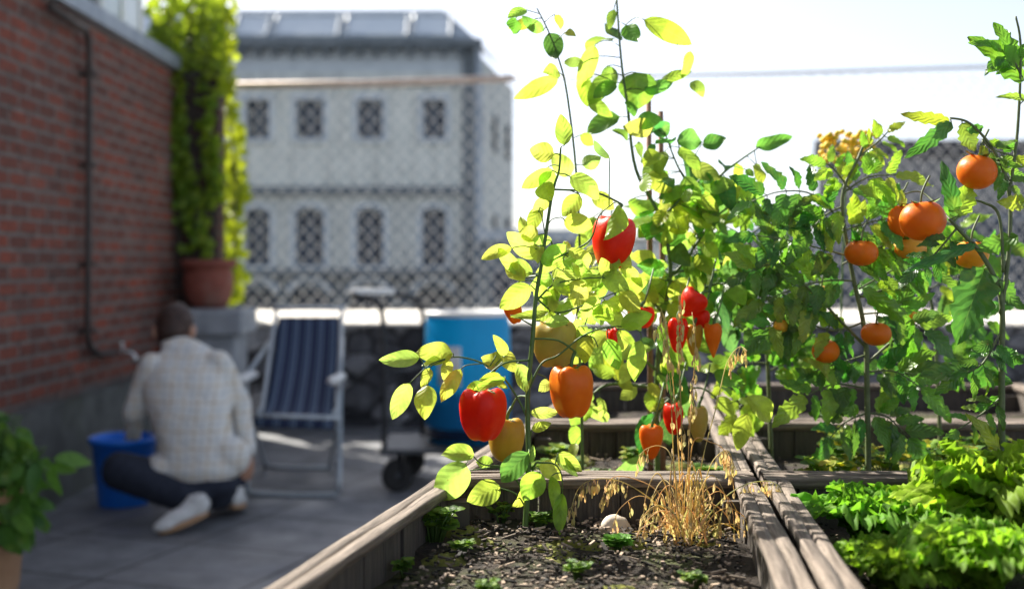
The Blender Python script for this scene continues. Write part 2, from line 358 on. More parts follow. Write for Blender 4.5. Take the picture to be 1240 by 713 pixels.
cam.dof.use_dof=True; cam.dof.focus_distance=1.88; cam.dof.aperture_fstop=2.4; cam.dof.aperture_blades=0
scene.camera=co
vs=scene.view_settings; vs.view_transform='Standard'; vs.look='None'; vs.gamma=1; vs.exposure=1.57
scene.cycles.use_denoising=True
scene.cycles.max_bounces=8; scene.cycles.transparent_max_bounces=8; scene.cycles.sample_clamp_indirect=6; scene.cycles.use_adaptive_sampling=True
scene.cycles.adaptive_threshold=.02

# ================================================================ ground and terrace
b=MB(); b.grid([V((x,y,-3.3)) for y in (-400,-50,0,30,120,1500) for x in (-1500,-100,0,100,1500)],6,5)
struct(b.build('street_ground',M['street'],smooth=False))
b=MB(); b.box(-5.2,7.0,-4,9.2,-.25,0); struct(b.build('terrace_floor',M['paving'],smooth=False))
b=MB(); b.box(-5.0,6.9,-3.9,9.1,-3.3,-.252); struct(b.build('terrace_base',M['greywall'],smooth=False))

# ================================================================ brick wall on the left
WX=-2.38; WY0=-2.0; WY1=8.2; WZ=2.56
t=thing('brick_wall',(WX,3,0),'long dark red brick wall in shade with mossy concrete plinth and pale coping','wall')
b=MB(); b.box(WX-.35,WX,WY0,WY1,.0,WZ); b.build('brickwork',M['brick'],t,smooth=False)
def lumpy(mb,x0,x1,y0,y1,z0,z1,ny,nz,amp,side=1):
    pts=[]
    for i in range(nz+1):
        for j in range(ny+1):
            y=y0+(y1-y0)*j/ny; z=z0+(z1-z0)*i/nz
            d=noise.noise(V((y*2,z*4,side)))*amp
            pts.append(V((x1+d,y,z)))
    mb.grid(pts,nz+1,ny+1)
    top=[V((x,y0+(y1-y0)*j/ny,z1+noise.noise(V((j*.9,x*9,4)))*amp*.4)) for x in (x1,x0) for j in range(ny+1)]
    mb.grid(top,2,ny+1)
b=MB(); lumpy(b,WX-.02,WX+.10,WY0,WY1,.0,.50,70,6,.03); b.build('plinth',M['concrete'],t)
b=MB(); b.box(WX-.42,WX+.05,WY0,WY1-.02,WZ+.003,WZ+.10); b.build('coping',M['zinc'],t,smooth=False,bevel=.008)
# set back storey above the wall
t=thing('rendered_upper_wall',(WX-.6,3,WZ),'grey rendered upper wall with white framed window rising behind the brick wall','wall')
b=MB(); b.box(WX-1.4,WX-.55,WY0,9.16,0,WZ+.86); b.build('render',M['greywall'],t,smooth=False)
for (y0,y1) in ((8.15,9.1),(6.2,7.1),(3.2,4.1)):
    f=MB()
    for (a,bb,c,d) in ((y0,y1,WZ+.20,WZ+.27),(y0,y1,WZ+.70,WZ+.77),(y0,y0+.07,WZ+.27,WZ+.70),(y1-.07,y1,WZ+.27,WZ+.70),((y0+y1)/2-.03,(y0+y1)/2+.03,WZ+.27,WZ+.70)):
        f.box(WX-.56,WX-.52,a,bb,c,d)
    fo=f.build('window',M['white'],t,smooth=False)
    g=MB(); g.box(WX-.552,WX-.535,y0+.07,(y0+y1)/2-.03,WZ+.27,WZ+.70); g.box(WX-.552,WX-.535,(y0+y1)/2+.03,y1-.07,WZ+.27,WZ+.70); g.build('pane',M['skyglass'],fo,smooth=False)
# long pipe running down the wall and along to the tap
PD=6.38
def wallp(px,py,off=.05):
    D=(WX+off)*FPX/(px-CX); return P(px,py,D)
b=MB(); pts=[wallp(60,8),wallp(92,30),wallp(104,36),wallp(108,50),wallp(108,160),wallp(107,300),wallp(106,405),wallp(109,420),wallp(120,428),wallp(138,427)]
b.tube(pts,.020,10); b2=MB()
t=thing('downpipe',wallp(107,420),'thin dark pipe bending down the brick wall to the tap','pipe')
b.build('pipe_run',M['pipe'],t)
for py in (90,200,320,400):
    q=wallp(107,py,.04); m=MB(); m.box(q.x-.04,q.x+.045,q.y-.028,q.y+.028,q.z-.014,q.z+.014); m.build('pipe_clip',M['pipe'],t,smooth=False,bevel=.004)
q=wallp(142,426,.06); t=thing('water_tap',q,'small bright metal tap on the brick wall above the blue bucket','tap')
b=MB(); b.tube([q+V((-.05,0,0)),q+V((.02,0,0)),q+V((.07,0,-.003)),q+V((.10,0,-.02)),q+V((.11,0,-.07))],[.014,.016,.014,.014,.016],12); b.build('spout',M['chrome'],t)
b=MB(); b.tube([q+V((.03,0,.0)),q+V((.03,0,.045))],.007,8); b.tube([q+V((.03,-.035,.05)),q+V((.03,.035,.05))],[.009,.009],8); b.build('handle',M['chrome'],t)

# ================================================================ brick pier, ivy, pot and pedestal
t=thing('brick_pier',(-2.24,8.35,0),'dark brick pier at the end of the wall overgrown with ivy','pillar')
b=MB(); b.box(-2.42,-2.08,8.203,8.37,0,2.52); b.build('brickwork',M['brick2'],t,smooth=False)
b=MB(); b.box(-2.46,-2.04,8.18,8.40,2.523,2.57); b.build('cap_stone',M['concrete'],t,smooth=False,bevel=.01)

def leaf(mb,B,T,wd,N=None,curl=.1,fold=.25,wav=.06,tint=(.2,.3,.03),seg=8,shape='ovate',nx=4,rv=None):
    B=V(B);T=V(T); L=(T-B).length
    if L<1e-6: return
    a=(T-B)/L
    N=V(N) if N is not None else V((U(-.6,.6),-1,U(-.3,.8)))
    s=a.cross(N)
    if s.length<1e-3: s=a.orthogonal()
    s.normalize(); n=s.cross(a)
    ph=U(0,6); pts=[];uvs=[]
    A0,B0=(.62,.85)
    pk=(A0/(A0+B0))**A0*(B0/(A0+B0))**B0
    tw=U(-.25,.25)
    for i in range(seg+1):
        t=i/seg
        for j in range(nx+1):
            u=j/nx*2-1
            if shape=='ovate': p=(t**A0*(1-t)**B0)/pk if 0<t<1 else 0
            elif shape=='round': p=math.sin(math.pi*min(1,t**.8))**.6 if 0<t<1 else 0
            elif shape=='blade': p=min(1,t*6)*(1-t)**.6 if t<1 else 0
            else:
                pb=(t**.5*(1-t)**.8)/.545 if 0<t<1 else 0
                k=4.5; fr=(t*k+(0.35 if u>0 else 0))%1.0; fr2=(t*k*2.9)%1.0
                p=pb*(.60+.40*(1-fr)**.8*1.0+.08*(1-fr2))
            p=max(p,0)
            hw=wd/2*p
            c=B+a*(L*t)+n*(curl*L*4*t*(1-t))
            tws=tw*t
            so_=s*math.cos(tws)+n*math.sin(tws)
            q=c+so_*(u*hw)+n*(fold*abs(u)*hw)+n*(wav*wd*abs(u)*math.sin(t*9+ph+(1.7 if u>0 else 0)))
            if shape=='lobed' : q+=a*(abs(u)*-.04*L*p)
            pts.append(q); uvs.append((u*.5+.5,t))
    mb.grid(pts,seg+1,nx+1,uvs,tint)

def ivy_leaves(mb,regions,n,size=(.05,.085),bright=0):
    for _ in range(n):
        (x0,y0,x1,y1,D0,D1)=rnd.choices(regions,weights=[(r[2]-r[0])*(r[3]-r[1]) for r in regions])[0]
        p=P(U(x0,x1),U(y0,y1),U(D0,D1)); s=U(*size)
        d=V((U(-1,1),U(-.6,.3),U(-1.6,.1))).normalized()
        g=U(0,1); tint=(.11+.13*g+.16*bright,.23+.12*g+.12*bright,.015+.02*g)  # bright lifts the tint of leaves meant to look sunlit
        leaf(mb,p,p+d*s,s*U(.8,1.1),N=V((U(-.8,.8),-1,U(-.2,1))),shape='round',tint=tint,seg=4,nx=2)
b=MB()
regs=[(186,-12,270,86,8.1,8.6),(198,60,272,108,8.1,8.6),(205,132,228,215,8.08,8.18),(214,190,262,300,8.08,8.18),(228,292,262,318,8.08,8.18),(238,100,262,200,8.1,8.18)]
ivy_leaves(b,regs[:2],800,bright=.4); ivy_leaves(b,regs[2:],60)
for _ in range(11):      # hanging trails with gaps between them
    x0=rnd.choice((U(190,232),U(205,240),U(255,266))); y0=U(80,200) if x0>205 else U(60,120); L=U(40,150); x=x0
    for k_ in range(int(L/5)):
        x+=U(-2.5,2.5); yy=y0+k_*5
        if x<206 and yy>215: break
        ivy_leaves(b,[(x-4,yy-3,x+4,min(yy+3,322),8.06,8.17)],2,size=(.04,.07))
ivy_leaves(b,[(262,-5,284,150,8.42,8.8),(264,150,292,352,8.42,8.8),(276,190,298,250,8.45,8.8),(262,318,290,362,8.42,8.7)],620,bright=1)  # outer fringe: sunlight painted in by a lighter, yellower tint
t=thing('ivy',(-2.2,8.2,.9),'bright green ivy hanging over the brick pier beside the opposite facade','climbing plant')
b.build('foliage',M['ivy'],t)
b=MB()
for k in range(16):
    x=U(195,285); pts=catmull([P(x+U(-12,12),y,8.17 if x<262 else 8.45) for y in (365,280,190,100,0)],4); b.tube(pts,[.012-.0005*i for i in range(len(pts))],5)
b.build('vine_stems',M['pipe'],t)

t=thing('stone_pedestal',(-2.0,7.9,0),'pale weathered concrete pedestal under the terracotta pot','pedestal')
b=MB(); b.box(-2.25,-1.86,7.75,8.15,0,.72); b.build('shaft',M['pedestal'],t,smooth=False,bevel=.02)
b=MB(); b.box(-2.30,-1.80,7.70,8.178,.722,.90); b.build('cap',M['pedestal'],t,smooth=False,bevel=.025)
def lathe(mb,c,prof,n=32,tint=(1,1,1)):
    c=V(c); pts=[]
    for (r,z) in prof:
        for k in range(n):
            a=2*math.pi*k/n; pts.append(c+V((r*math.cos(a),r*math.sin(a),z)))
    mb.grid(pts,len(prof),n,[(k/n,i/len(prof)) for i in range(len(prof)) for k in range(n)],tint,closed_m=True)
pc=V((-2.08,7.93,.902))
t=thing('terracotta_pot',pc,'round brown terracotta pot standing on the concrete pedestal','pot')
b=MB(); lathe(b,pc,[(.0,.0),(.11,.0),(.145,.06),(.165,.14),(.165,.22),(.15,.27),(.155,.275),(.185,.28),(.188,.325),(.165,.33),(.155,.30),(.0,.29)]); b.build('pot_body',M['terra'],t)
b=MB(); lathe(b,pc,[(.0,.301),(.10,.305),(.154,.299)],24); b.build('potting_soil',M['soil'],t)

# ================================================================ parapet and mesh fence
t=thing('stone_parapet',(1.5,8.6,0),'low dark rubble stone parapet with sunlit pale coping at the back of the terrace','wall')
b=MB()
def wallface(mb,x0,x1,y,z0,z1,nx,nz,amp):
    pts=[]
    for i in range(nz+1):
        for j in range(nx+1):
            x=x0+(x1-x0)*j/nx; z=z0+(z1-z0)*i/nz
            q=V((x*3.2,z*4.2,1)); d=noise.voronoi(q)[0]; e=min(1,(d[1]-d[0])*2.2)
            pts.append(V((x,y-e*amp,z)))
    mb.grid(pts,nz+1,nx+1)
wallface(b,-2.04,6.9,8.52,0,.745,230,20,.05); b.box(-2.04,6.9,8.54,8.96,0,.744); b.build('stonework',M['rubble'],t)
b=MB(); x=-2.04
while x<6.85:
    L=min(U(.75,1.1),6.9-x); zj=U(-.004,.004)
    b.poly([(x+.004,8.44,.748),(x+L-.004,8.44,.748),(x+L-.004,9.02,.748),(x+.004,9.02,.748),(x+.004,8.44,.772+zj),(x+L-.004,8.44,.772+zj),(x+L-.004,9.02,.845+zj),(x+.004,9.02,.845+zj)],[(0,3,2,1),(4,5,6,7),(0,1,5,4),(1,2,6,5),(2,3,7,6),(3,0,4,7)]); x+=L
b.build('coping',M['coping'],t,smooth=False,bevel=.006)
t=thing('mesh_fence',(1.5,9.0,.8),'chain link fence with a thin top rail above the stone parapet','fence')
A=P(262,104,8.95); B_=P(622,95,8.95); C_=P(1262,77,8.95)
b=MB(); b.tube([A,A.lerp(B_,.5)+V((0,0,-.012)),B_],.028,8); b.build('top_rail',M['rust'],t)
b=MB(); b.tube([B_,B_.lerp(C_,.5)+V((0,0,-.02)),C_+V((.8,0,.01))],.016,6); b.build('tension_wire',M['steel'],t)
for (q,h) in ((A,0),(C_+V((.5,0,0)),0)):
    m=MB(); m.tube([V((q.x,8.955,.80)),V((q.x,8.955,q.z+.03))],.022,10); m.build('post',M['steel'],t)
b=MB(); x=A.x; cell=.112; z0=.86
def topz(x): return A.z+(x-A.x)*(C_.z-A.z)/(C_.x-A.x)-.01
sidei=0
while x<C_.x+.6:
    z=z0; k=sidei; pts=[]
    while z<topz(x):
        pts.append(V((x+(cell/2 if k%2 else 0)+ .0,8.95+(.003 if k%2 else -.003),z))); z+=cell/2*1.08; k+=1
    b.tube(pts,.0028,4,cap=False); 
    pts2=[V((p.x if (i+sidei)%2==0 else p.x-cell,p.y+.001,p.z)) for i,p in enumerate(pts)]
    x+=cell
    b.tube(pts2,.0028,4,cap=False)
b.build('wire_mesh',M['steel'],t)

# ================================================================ building opposite
BD=38.0
def bx(px): return (px-CX)/FPX*BD
def bz(py): return CAMZ+(HY-py)/FPX*BD
t=thing('townhouse',(-7,BD,-3.3),'pale old multi storey house with two rows of dark windows seen through the mesh fence','building')
xl=bx(150); xr=bx(572)
wins=[(312,28),(375,33),(448,31),(526,27),(238,28),(176,28)]
# wall front with openings (built as strips so that windows are real recesses)
def facade(mb,x0,x1,z0,z1,holes,y=BD,depth=.35):
    xs=sorted({x0,x1,*[h[0] for h in holes],*[h[1] for h in holes]}); zs=sorted({z0,z1,*[h[2] for h in holes],*[h[3] for h in holes]})
    for i in range(len(xs)-1):
        for j in range(len(zs)-1):
            cx=(xs[i]+xs[i+1])/2; cz=(zs[j]+zs[j+1])/2
            if any(h[0]<cx<h[1] and h[2]<cz<h[3] for h in holes): continue
            mb.poly([(xs[i],y,zs[j]),(xs[i+1],y,zs[j]),(xs[i+1],y,zs[j+1]),(xs[i],y,zs[j+1])],[(0,1,2,3)])
    for h in holes:
        a,b2,c,d=h
        mb.poly([(a,y,c),(a,y,d),(a,y+depth,d),(a,y+depth,c)],[(0,1,2,3)]); mb.poly([(b2,y,c),(b2,y,d),(b2,y+depth,d),(b2,y+depth,c)],[(3,2,1,0)])
        mb.poly([(a,y,c),(b2,y,c),(b2,y+depth,c),(a,y+depth,c)],[(3,2,1,0)]); mb.poly([(a,y,d),(b2,y,d),(b2,y+depth,d),(a,y+depth,d)],[(0,1,2,3)])
H1=[(bx(c-w/2),bx(c+w/2),bz(168),bz(121)) for c,w in wins]; H2=[(bx(c-w/2-1),bx(c+w/2+1),bz(322),bz(254)) for c,w in wins]
H3=[(bx(c-24),bx(c+24),-3.2,bz(352)) for c,w in wins]
m=MB(); facade(m,xl,xr,bz(228),bz(88),H1); m.build('upper_front',M['plaster'],t,smooth=False)
m=MB(); facade(m,xl,xr,bz(325),bz(228),H2); m.build('middle_front',M['plaster_low'],t,smooth=False)
m=MB(); facade(m,xl,xr,-3.3,bz(325),H3); m.build('ground_front',M['trim'],t,smooth=False)
m=MB(); facade(m,xl,xr,bz(88),bz(58),[]); m.build('frieze',M['trimlight'],t,smooth=False)
Ye=47.0; xe=.07
m=MB(); pts=[(xr,BD,-3.3),(xr,BD,bz(58)),(xe,Ye,bz(58)),(xe,Ye,-3.3)]
# side wall with window recess strips
n=6
for i in range(n):
    f0=i/n; f1=(i+1)/n; a0=V((xr,BD,0)).lerp(V((xe,Ye,0)),f0); a1=V((xr,BD,0)).lerp(V((xe,Ye,0)),f1)
    m.poly([(a0.x,a0.y,-3.3),(a1.x,a1.y,-3.3),(a1.x,a1.y,bz(58)),(a0.x,a0.y,bz(58))],[(0,1,2,3)])
m.poly([(xl,BD,-3.3),(xl,Ye,-3.3),(xl,Ye,bz(58)),(xl,BD,bz(58))],[(0,1,2,3)]); m.poly([(xl,Ye,-3.3),(xe,Ye,-3.3),(xe,Ye,bz(58)),(xl,Ye,bz(58))],[(0,1,2,3)])
m.build('side_wall',M['plaster'],t,smooth=False)
for i in range(3):
    f=(i+.5)/3; a=V((xr,BD,0)).lerp(V((xe,Ye,0)),f)
    for (z0,z1) in ((bz(168),bz(121)),(bz(322),bz(254))):
        w_=MB(); w_.box(a.x-.02,a.x+.08,a.y-.6,a.y+.6,z0,z1); w_.build('side_window',M['glass'],t,smooth=False)
def band(name,y0,y1,z0,z1,mat,x0=None,x1=None):
    m=MB(); m.box(x0 if x0 is not None else xl-.1,x1 if x1 is not None else xr+.35,y0,y1,z0,z1); return m.build(name,mat,t,smooth=False)
band('roof_cornice',BD-.55,BD-.003,bz(60),bz(50),M['trim']); band('moulding',BD-.22,BD-.003,bz(104),bz(98),M['trimlight'],x1=xr)
band('string_course',BD-.28,BD-.003,bz(236),bz(226),M['trim']); band('string_course',BD-.35,BD-.003,bz(334),bz(325),M['trim'])
x=xl
while x<xr:
    m=MB(); m.box(x,x+.14,BD-.42,BD-.004,bz(70),bz(60.5)); x+=.55; m.build('bracket',M['trim'],t,smooth=False)
band('corner_quoin',BD-.14,BD-.002,-3.3,bz(61),M['trim'],x0=bx(560),x1=xr+.1)
m=MB(); m.tube([V((bx(580),BD-.3,bz(60))),V((bx(580),BD-.3,-3.3))],.10,10); m.build('rain_pipe',M['zincroof'],t)
def win(h,arch,ground=False):
    a,b2,c,d=h; y=BD+.33
    f=MB(); fr=.07
    f.box(a,b2,y-.06,y,c,c+fr); f.box(a,b2,y-.06,y,d-fr,d); f.box(a,a+fr,y-.06,y,c+fr,d-fr); f.box(b2-fr,b2,y-.06,y,c+fr,d-fr); mx=(a+b2)/2; f.box(mx-.04,mx+.04,y-.06,y,c+fr,d-fr); zz=c+(d-c)*.62; f.box(a+fr,b2-fr,y-.065,y-.002,zz,zz+.06)
    fo=f.build('window',M['frame'],t,smooth=False)
    g=MB(); g.box(a,b2,y+.001,y+.02,c,d); g.build('pane',M['glass'],fo,smooth=False)
    s=MB(); s.box(a-.12,b2+.12,BD-.16,BD-.003,c-.14,c-.003); s.build('sill',M['trimlight'],fo,smooth=False)
    l=MB(); 
    if arch:
        n=10; cx=(a+b2)/2; r=(b2-a)/2
        pin=[V((cx-r*math.cos(math.pi*i/n),BD-.10,d-.06+r*.45*math.sin(math.pi*i/n))) for i in range(n+1)]
        l.tube(pin,.09,6)
    else: l.box(a-.15,b2+.15,BD-.12,BD-.003,d+.003,d+.2)
    l.build('lintel',M['trimlight'],fo,smooth=False)
    e=MB(); e.box(a-.16,a-.003,BD-.07,BD-.002,c,d); e.build('surround',M['trimlight'],fo,smooth=False)
    e=MB(); e.box(b2+.003,b2+.16,BD-.07,BD-.002,c,d); e.build('surround',M['trimlight'],fo,smooth=False)
for h in H1: win(h,False)
for h in H2: win(h,True)
for h in H3:
    a,b2,c,d=h; g=MB(); g.box(a,b2,BD+.33,BD+.36,c,d); g.build('shop_window',M['glass'],t,smooth=False)
    l=MB(); n=12; cx=(a+b2)/2; r=(b2-a)/2
    l.tube([V((cx-r*math.cos(math.pi*i/n),BD-.08,d-.1+r*.75*math.sin(math.pi*i/n))) for i in range(n+1)],.12,6); l.build('arch_moulding',M['trimlight'],t)
# mansard roof
zr0=bz(50); zr1=bz(4)
m=MB(); m.poly([(xl,BD-.1,zr0),(xr+.2,BD-.1,zr0),(xr-1.0,BD+1.0,zr1),(xl,BD+1.0,zr1),(xe-1.4,Ye-1,zr1),(xe+.2,Ye,zr0),(xl,Ye-1,zr1),(xl,Ye,zr0)],[(0,1,2,3),(1,5,4,2),(3,2,4,6),(0,3,6,7)]); m.build('roof',M['zincroof'],t,smooth=False)
for (a,b2) in ((160,205),(215,272),(284,322),(332,408),(418,492),(500,545)):
    def rp(px,f,o): return V((bx(px),BD-.1+1.1*f-o,zr0+(zr1-zr0)*f+o*.6))
    f=MB(); 
    for (p,q) in (((a,.12),(b2,.12)),((a,.78),(b2,.78)),((a,.12),(a,.78)),((b2,.12),(b2,.78))): f.tube([rp(p[0],p[1],.05),rp(q[0],q[1],.05)],.07,4)
    fo=f.build('skylight',M['zincroof'],t,smooth=False)
    g=MB(); g.poly([rp(a,.12,.04),rp(b2,.12,.04),rp(b2,.78,.04),rp(a,.78,.04),rp(a,.12,.02),rp(b2,.12,.02),rp(b2,.78,.02),rp(a,.78,.02)],[(0,1,2,3),(7,6,5,4),(0,4,5,1),(2,6,7,3)]); g.build('pane',M['skyglass'],fo,smooth=False)

def house(name,x0,x1,y0,y1,z1,wm,rm,label,cat='building',flat=True,over=.15,win_n=0,group=None,rt=.30,sk=0):
    t=thing(name,((x0+x1)/2,y0,-3.3),label,cat,group)
    m=MB(); m.box(x0,x1,y0,y1,-3.3,z1)
    for v in m.v:
        if sk and v.y>y0+.1 and v.x<x0+.1: v.x+=sk
    m.build('wall',wm,t,smooth=False)
    if flat:
        m=MB(); m.box(x0-over,x1+over,y0-over,y1+over,z1+.003,z1+rt)
        for v in m.v:
            if sk and v.y>y0+.1 and v.x<x0+.1: v.x+=sk
        m.build('roof',rm,t,smooth=False)
    else:
        zm=z1+(x1-x0)*.22; xm=(x0+x1)/2
        m=MB(); m.poly([(x0-over,y0-over,z1),(x1+over,y0-over,z1),(xm,y0-over,zm),(x0-over,y1,z1),(x1+over,y1,z1),(xm,y1,zm)],[(0,1,2),(0,2,5,3),(1,4,5,2),(3,5,4)]); m.build('roof',rm,t,smooth=False)
    for i in range(win_n):
        xx=x0+(x1-x0)*(i+.5)/win_n
        m=MB(); m.box(xx-.4,xx+.4,y0-.05,y0-.002,z1-2.0,z1-.7); fo=m.build('window',M['frame'],t,smooth=False)
        m=MB(); m.box(xx-.33,xx+.33,y0-.07,y0-.052,z1-1.93,z1-.77); m.build('pane',M['glass'],fo,smooth=False)
    return t
house('rooftop_annex',P(990,0,14).x,P(1300,0,14).x,14,17.5,P(0,190,14).z,M['greywall'],M['darkroof'],'grey annex with a dark flat roof behind the tomato plants',win_n=4,over=.06,rt=.2,sk=1.1)
house('low_house',P(585,0,30).x,P(700,0,30).x,30,38,P(0,292,30).z,M['trim'],M['zincroof'],'low grey slate roofed house beyond the parapet beside the townhouse',win_n=2)
house('distant_block',P(700,0,90).x,P(860,0,90).x,90,100,P(0,292,90).z,M['plaster_low'],M['darkroof'],'distant pale grey block low on the horizon behind the pepper plants',win_n=5)
house('distant_hall',P(880,0,70).x,P(1000,0,70).x,70,82,P(0,290,70).z,M['greywall'],M['zincroof'],'distant grey gabled hall on the horizon left of the annex',flat=False,win_n=4)
# ================================================================ raised beds
def board(mb,A,B,wd,h,up=V((0,0,1)),jit=.002,seg=14):
    """plank from A to B (centre of its top face), width wd across, thickness h downward"""
    A=V(A);B=V(B);a=(B-A).normalized(); s=a.cross(up).normalized(); L=(B-A).length; ph=U(0,50)
    pts=[];uvs=[]
    prof=[(-.5,-h),(-.5,-h*.12),(-.44,0),(-.03,0),(.005,-.006),(.035,0),(.44,0),(.5,-h*.12),(.5,-h)]
    for i in range(seg+1):
        t=i/seg; c=A.lerp(B,t)
        for k,(x,z) in enumerate(prof):
            nz=noise.noise(V((t*L*9+ph,k*.7,ph)))*jit; nx=noise.noise(V((t*L*6+ph,k*.5,ph+9)))*jit*1.3
            pts.append(c+s*(x*wd+nx)+up*(z+nz)); uvs.append((t*L+ph,x*wd+z+ph))
    b0=mb.grid(pts,seg+1,len(prof),uvs,closed_m=True)
    m=len(prof); mb.f.append(tuple(b0+k for k in range(m))); mb.f.append(tuple(b0+seg*m+k for k in range(m))[::-1])
def slats(mb,A,B,z0,z1,th=.02,inn=V((0,0,0))):
    A=V(A);B=V(B);L=(B-A).length;a=(B-A).normalized();s=a.cross(V((0,0,1)));x=0
    while x<L-.01:
        wd=min(U(.055,.085),L-x); o=U(-.003,.003); zt=z1-U(0,.002)
        p0=A+a*(x+.0015); p1=A+a*(x+wd-.0015); ph=U(0,20)
        q=[p0-s*th/2,p1-s*th/2,p1+s*th/2,p0+s*th/2]; q=[v+s*o for v in q]
        P8=[V((v.x,v.y,z0)) for v in q]+[V((v.x,v.y,zt)) for v in q]
        mb.poly(P8,[(0,3,2,1),(4,5,6,7),(0,1,5,4),(1,2,6,5),(2,3,7,6),(3,0,4,7)],uvs=[(ph,0),(ph,wd),(ph,wd+.02),(ph,.02),(ph+z1-z0,0),(ph+z1-z0,wd),(ph+z1-z0,wd+.02),(ph+z1-z0,.02)])
        x+=wd
RZ=.84; SZ=.762
BEDG='wooden raised beds'
def bed(pts,label,rimw=(.05,.04,.045,.04),soil=SZ,rz=RZ):
    """pts: front-left, front-right, back-right, back-left of rim centre line"""
    pts=[V((p[0],p[1],rz)) for p in pts]; c=sum(pts,V())/4
    t=thing('raised_bed',(c.x,c.y,0),label,'raised bed',BEDG)
    for i in range(4):
        A=pts[i];B=pts[(i+1)%4]; a=(B-A).normalized(); wd=rimw[i]
        m=MB(); e=wd/2 if i%2==0 else -wd/2-.002
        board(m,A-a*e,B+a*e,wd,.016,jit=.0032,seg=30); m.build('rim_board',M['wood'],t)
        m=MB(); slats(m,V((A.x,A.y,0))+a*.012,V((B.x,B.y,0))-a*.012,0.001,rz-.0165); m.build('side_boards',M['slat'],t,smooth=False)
    for p in pts:
        q=p+(c-p).normalized()*.045; q.z=0
        m=MB(); m.box(q.x-.018,q.x+.018,q.y-.018,q.y+.018,.001,rz-.03); m.build('corner_post',M['slat'],t,smooth=False)
    m=MB(); n=26; g=[];
    for i in range(n+1):
        for j in range(n+1):
            u=i/n;v=j/n; q=(pts[0]*(1-v)+pts[1]*v)*(1-u)+(pts[3]*(1-v)+pts[2]*v)*u
            q=q+(c-q)*.03; q.z=soil+noise.noise(q*9)*.012+noise.noise(q*30)*.005; g.append(q)
    m.grid(g,n+1,n+1); m.build('soil',M['soil'],t)
    return t
def LX(D): return -.202+(D-1.53)*.226       # line of the left rim
def DXc(D): return .372+(D-1.53)*.11        # line of the middle divider
def RX(D): return 1.28+(D-1.5)*.12
y=[1.12,1.98,2.66,3.5]
gap=.026
names=[('front raised bed holding the ripe pepper plant dry grass and stone','front right raised bed filled with bright green lettuce'),
 ('raised bed of mossy soil behind the front pepper plant','raised bed with tomato plants behind the lettuce'),
 ('rearmost left raised bed under the green pepper foliage','rearmost right raised bed below the back parapet')]
for r in range(3):
    a=y[r]+(.024 if r else 0); bb=y[r+1]-.024 if r<3 else y[r+1]
    bed([(LX(a),a),(DXc(a)-gap,a),(DXc(bb)-gap,bb),(LX(bb),bb)],names[r][0],rimw=(.034,.038,.034,.042))
    bed([(DXc(a)+gap,a),(RX(a),a),(RX(bb),bb),(DXc(bb)+gap,bb)],names[r][1],rimw=(.034,.038,.034,.038))

# mulch, moss and sprouts on the soil
def inbed(D,side=0): return (LX(D)+.04,DXc(D)-.055) if side==0 else (DXc(D)+.055,RX(D)-.05)
b=MB()
for _ in range(3600):
    D=U(1.3,1.95) if rnd.random()<.75 else U(2.05,2.6); s=0 if rnd.random()<.8 else 1; x0,x1=inbed(D,s); c=V((U(x0,x1),D,SZ+U(.002,.014)+noise.noise(V((D*9,1,2)))*.006))
    L=U(.003,.007) if rnd.random()<.84 else U(.008,.024);wd=min(L*.8,U(.0015,.006));an=U(0,3.14); d=V((math.cos(an),math.sin(an),U(-.3,.3))); s_=d.cross(V((0,0,1))).normalized(); g=U(.08,.9)**2.6*.6
    p=[c-d*L/2-s_*wd/2,c+d*L/2-s_*wd/2,c+d*L/2+s_*wd/2,c-d*L/2+s_*wd/2]; p+=[q+V((0,0,.0025)) for q in p]
    b.poly(p,[(0,3,2,1),(4,5,6,7),(0,1,5,4),(1,2,6,5),(2,3,7,6),(3,0,4,7)],tint=(g,g*.76,g*.55))
tag(b.build('wood_chip_mulch',M['chip'],smooth=False),'loose pale wood chips and dry bits scattered over the bed soil','mulch',kind='stuff')
def mosspatch(mb,c,rx,ry,h):
    n=12;m=28;pts=[]
    for i in range(n+1):
        r=i/n
        for k in range(m):
            a=2*math.pi*k/m; rr=r*(1+.25*noise.noise(V((math.cos(a)*1.5,math.sin(a)*1.5,c.x*7))))
            q=V((c.x+rx*rr*math.cos(a),c.y+ry*rr*math.sin(a),0)); q.z=c.z+h*(1-r*r)*(1+.4*noise.noise(q*40))-.004*r+ .004*noise.noise(q*150); pts.append(q)
    mb.grid(pts,n+1,m,None,(1,1,1),closed_m=True)
b=MB()
for (px,D,rx,ry,h) in ((567,1.86,.045,.05,.016),(750,1.80,.06,.03,.012),(690,1.83,.03,.03,.008),(540,1.7,.04,.05,.012)):
    mosspatch(b,V(((px-CX)/FPX*D,D,SZ)),rx,ry,h)
for _ in range(16):
    D=U(1.25,1.9); x0,x1=inbed(D); mosspatch(b,V((U(x0,x1),D,SZ)),U(.015,.05),U(.015,.04),U(.006,.012))
for _ in range(22):
    D=U(2.1,2.6); s=rnd.random()<.5; x0,x1=inbed(D,s); mosspatch(b,V((U(x0,x1),D,SZ)),U(.03,.09),U(.03,.07),U(.01,.025))
tag(b.build('moss',M['moss']),'yellow green moss cushions growing on the bed soil','moss',kind='stuff')

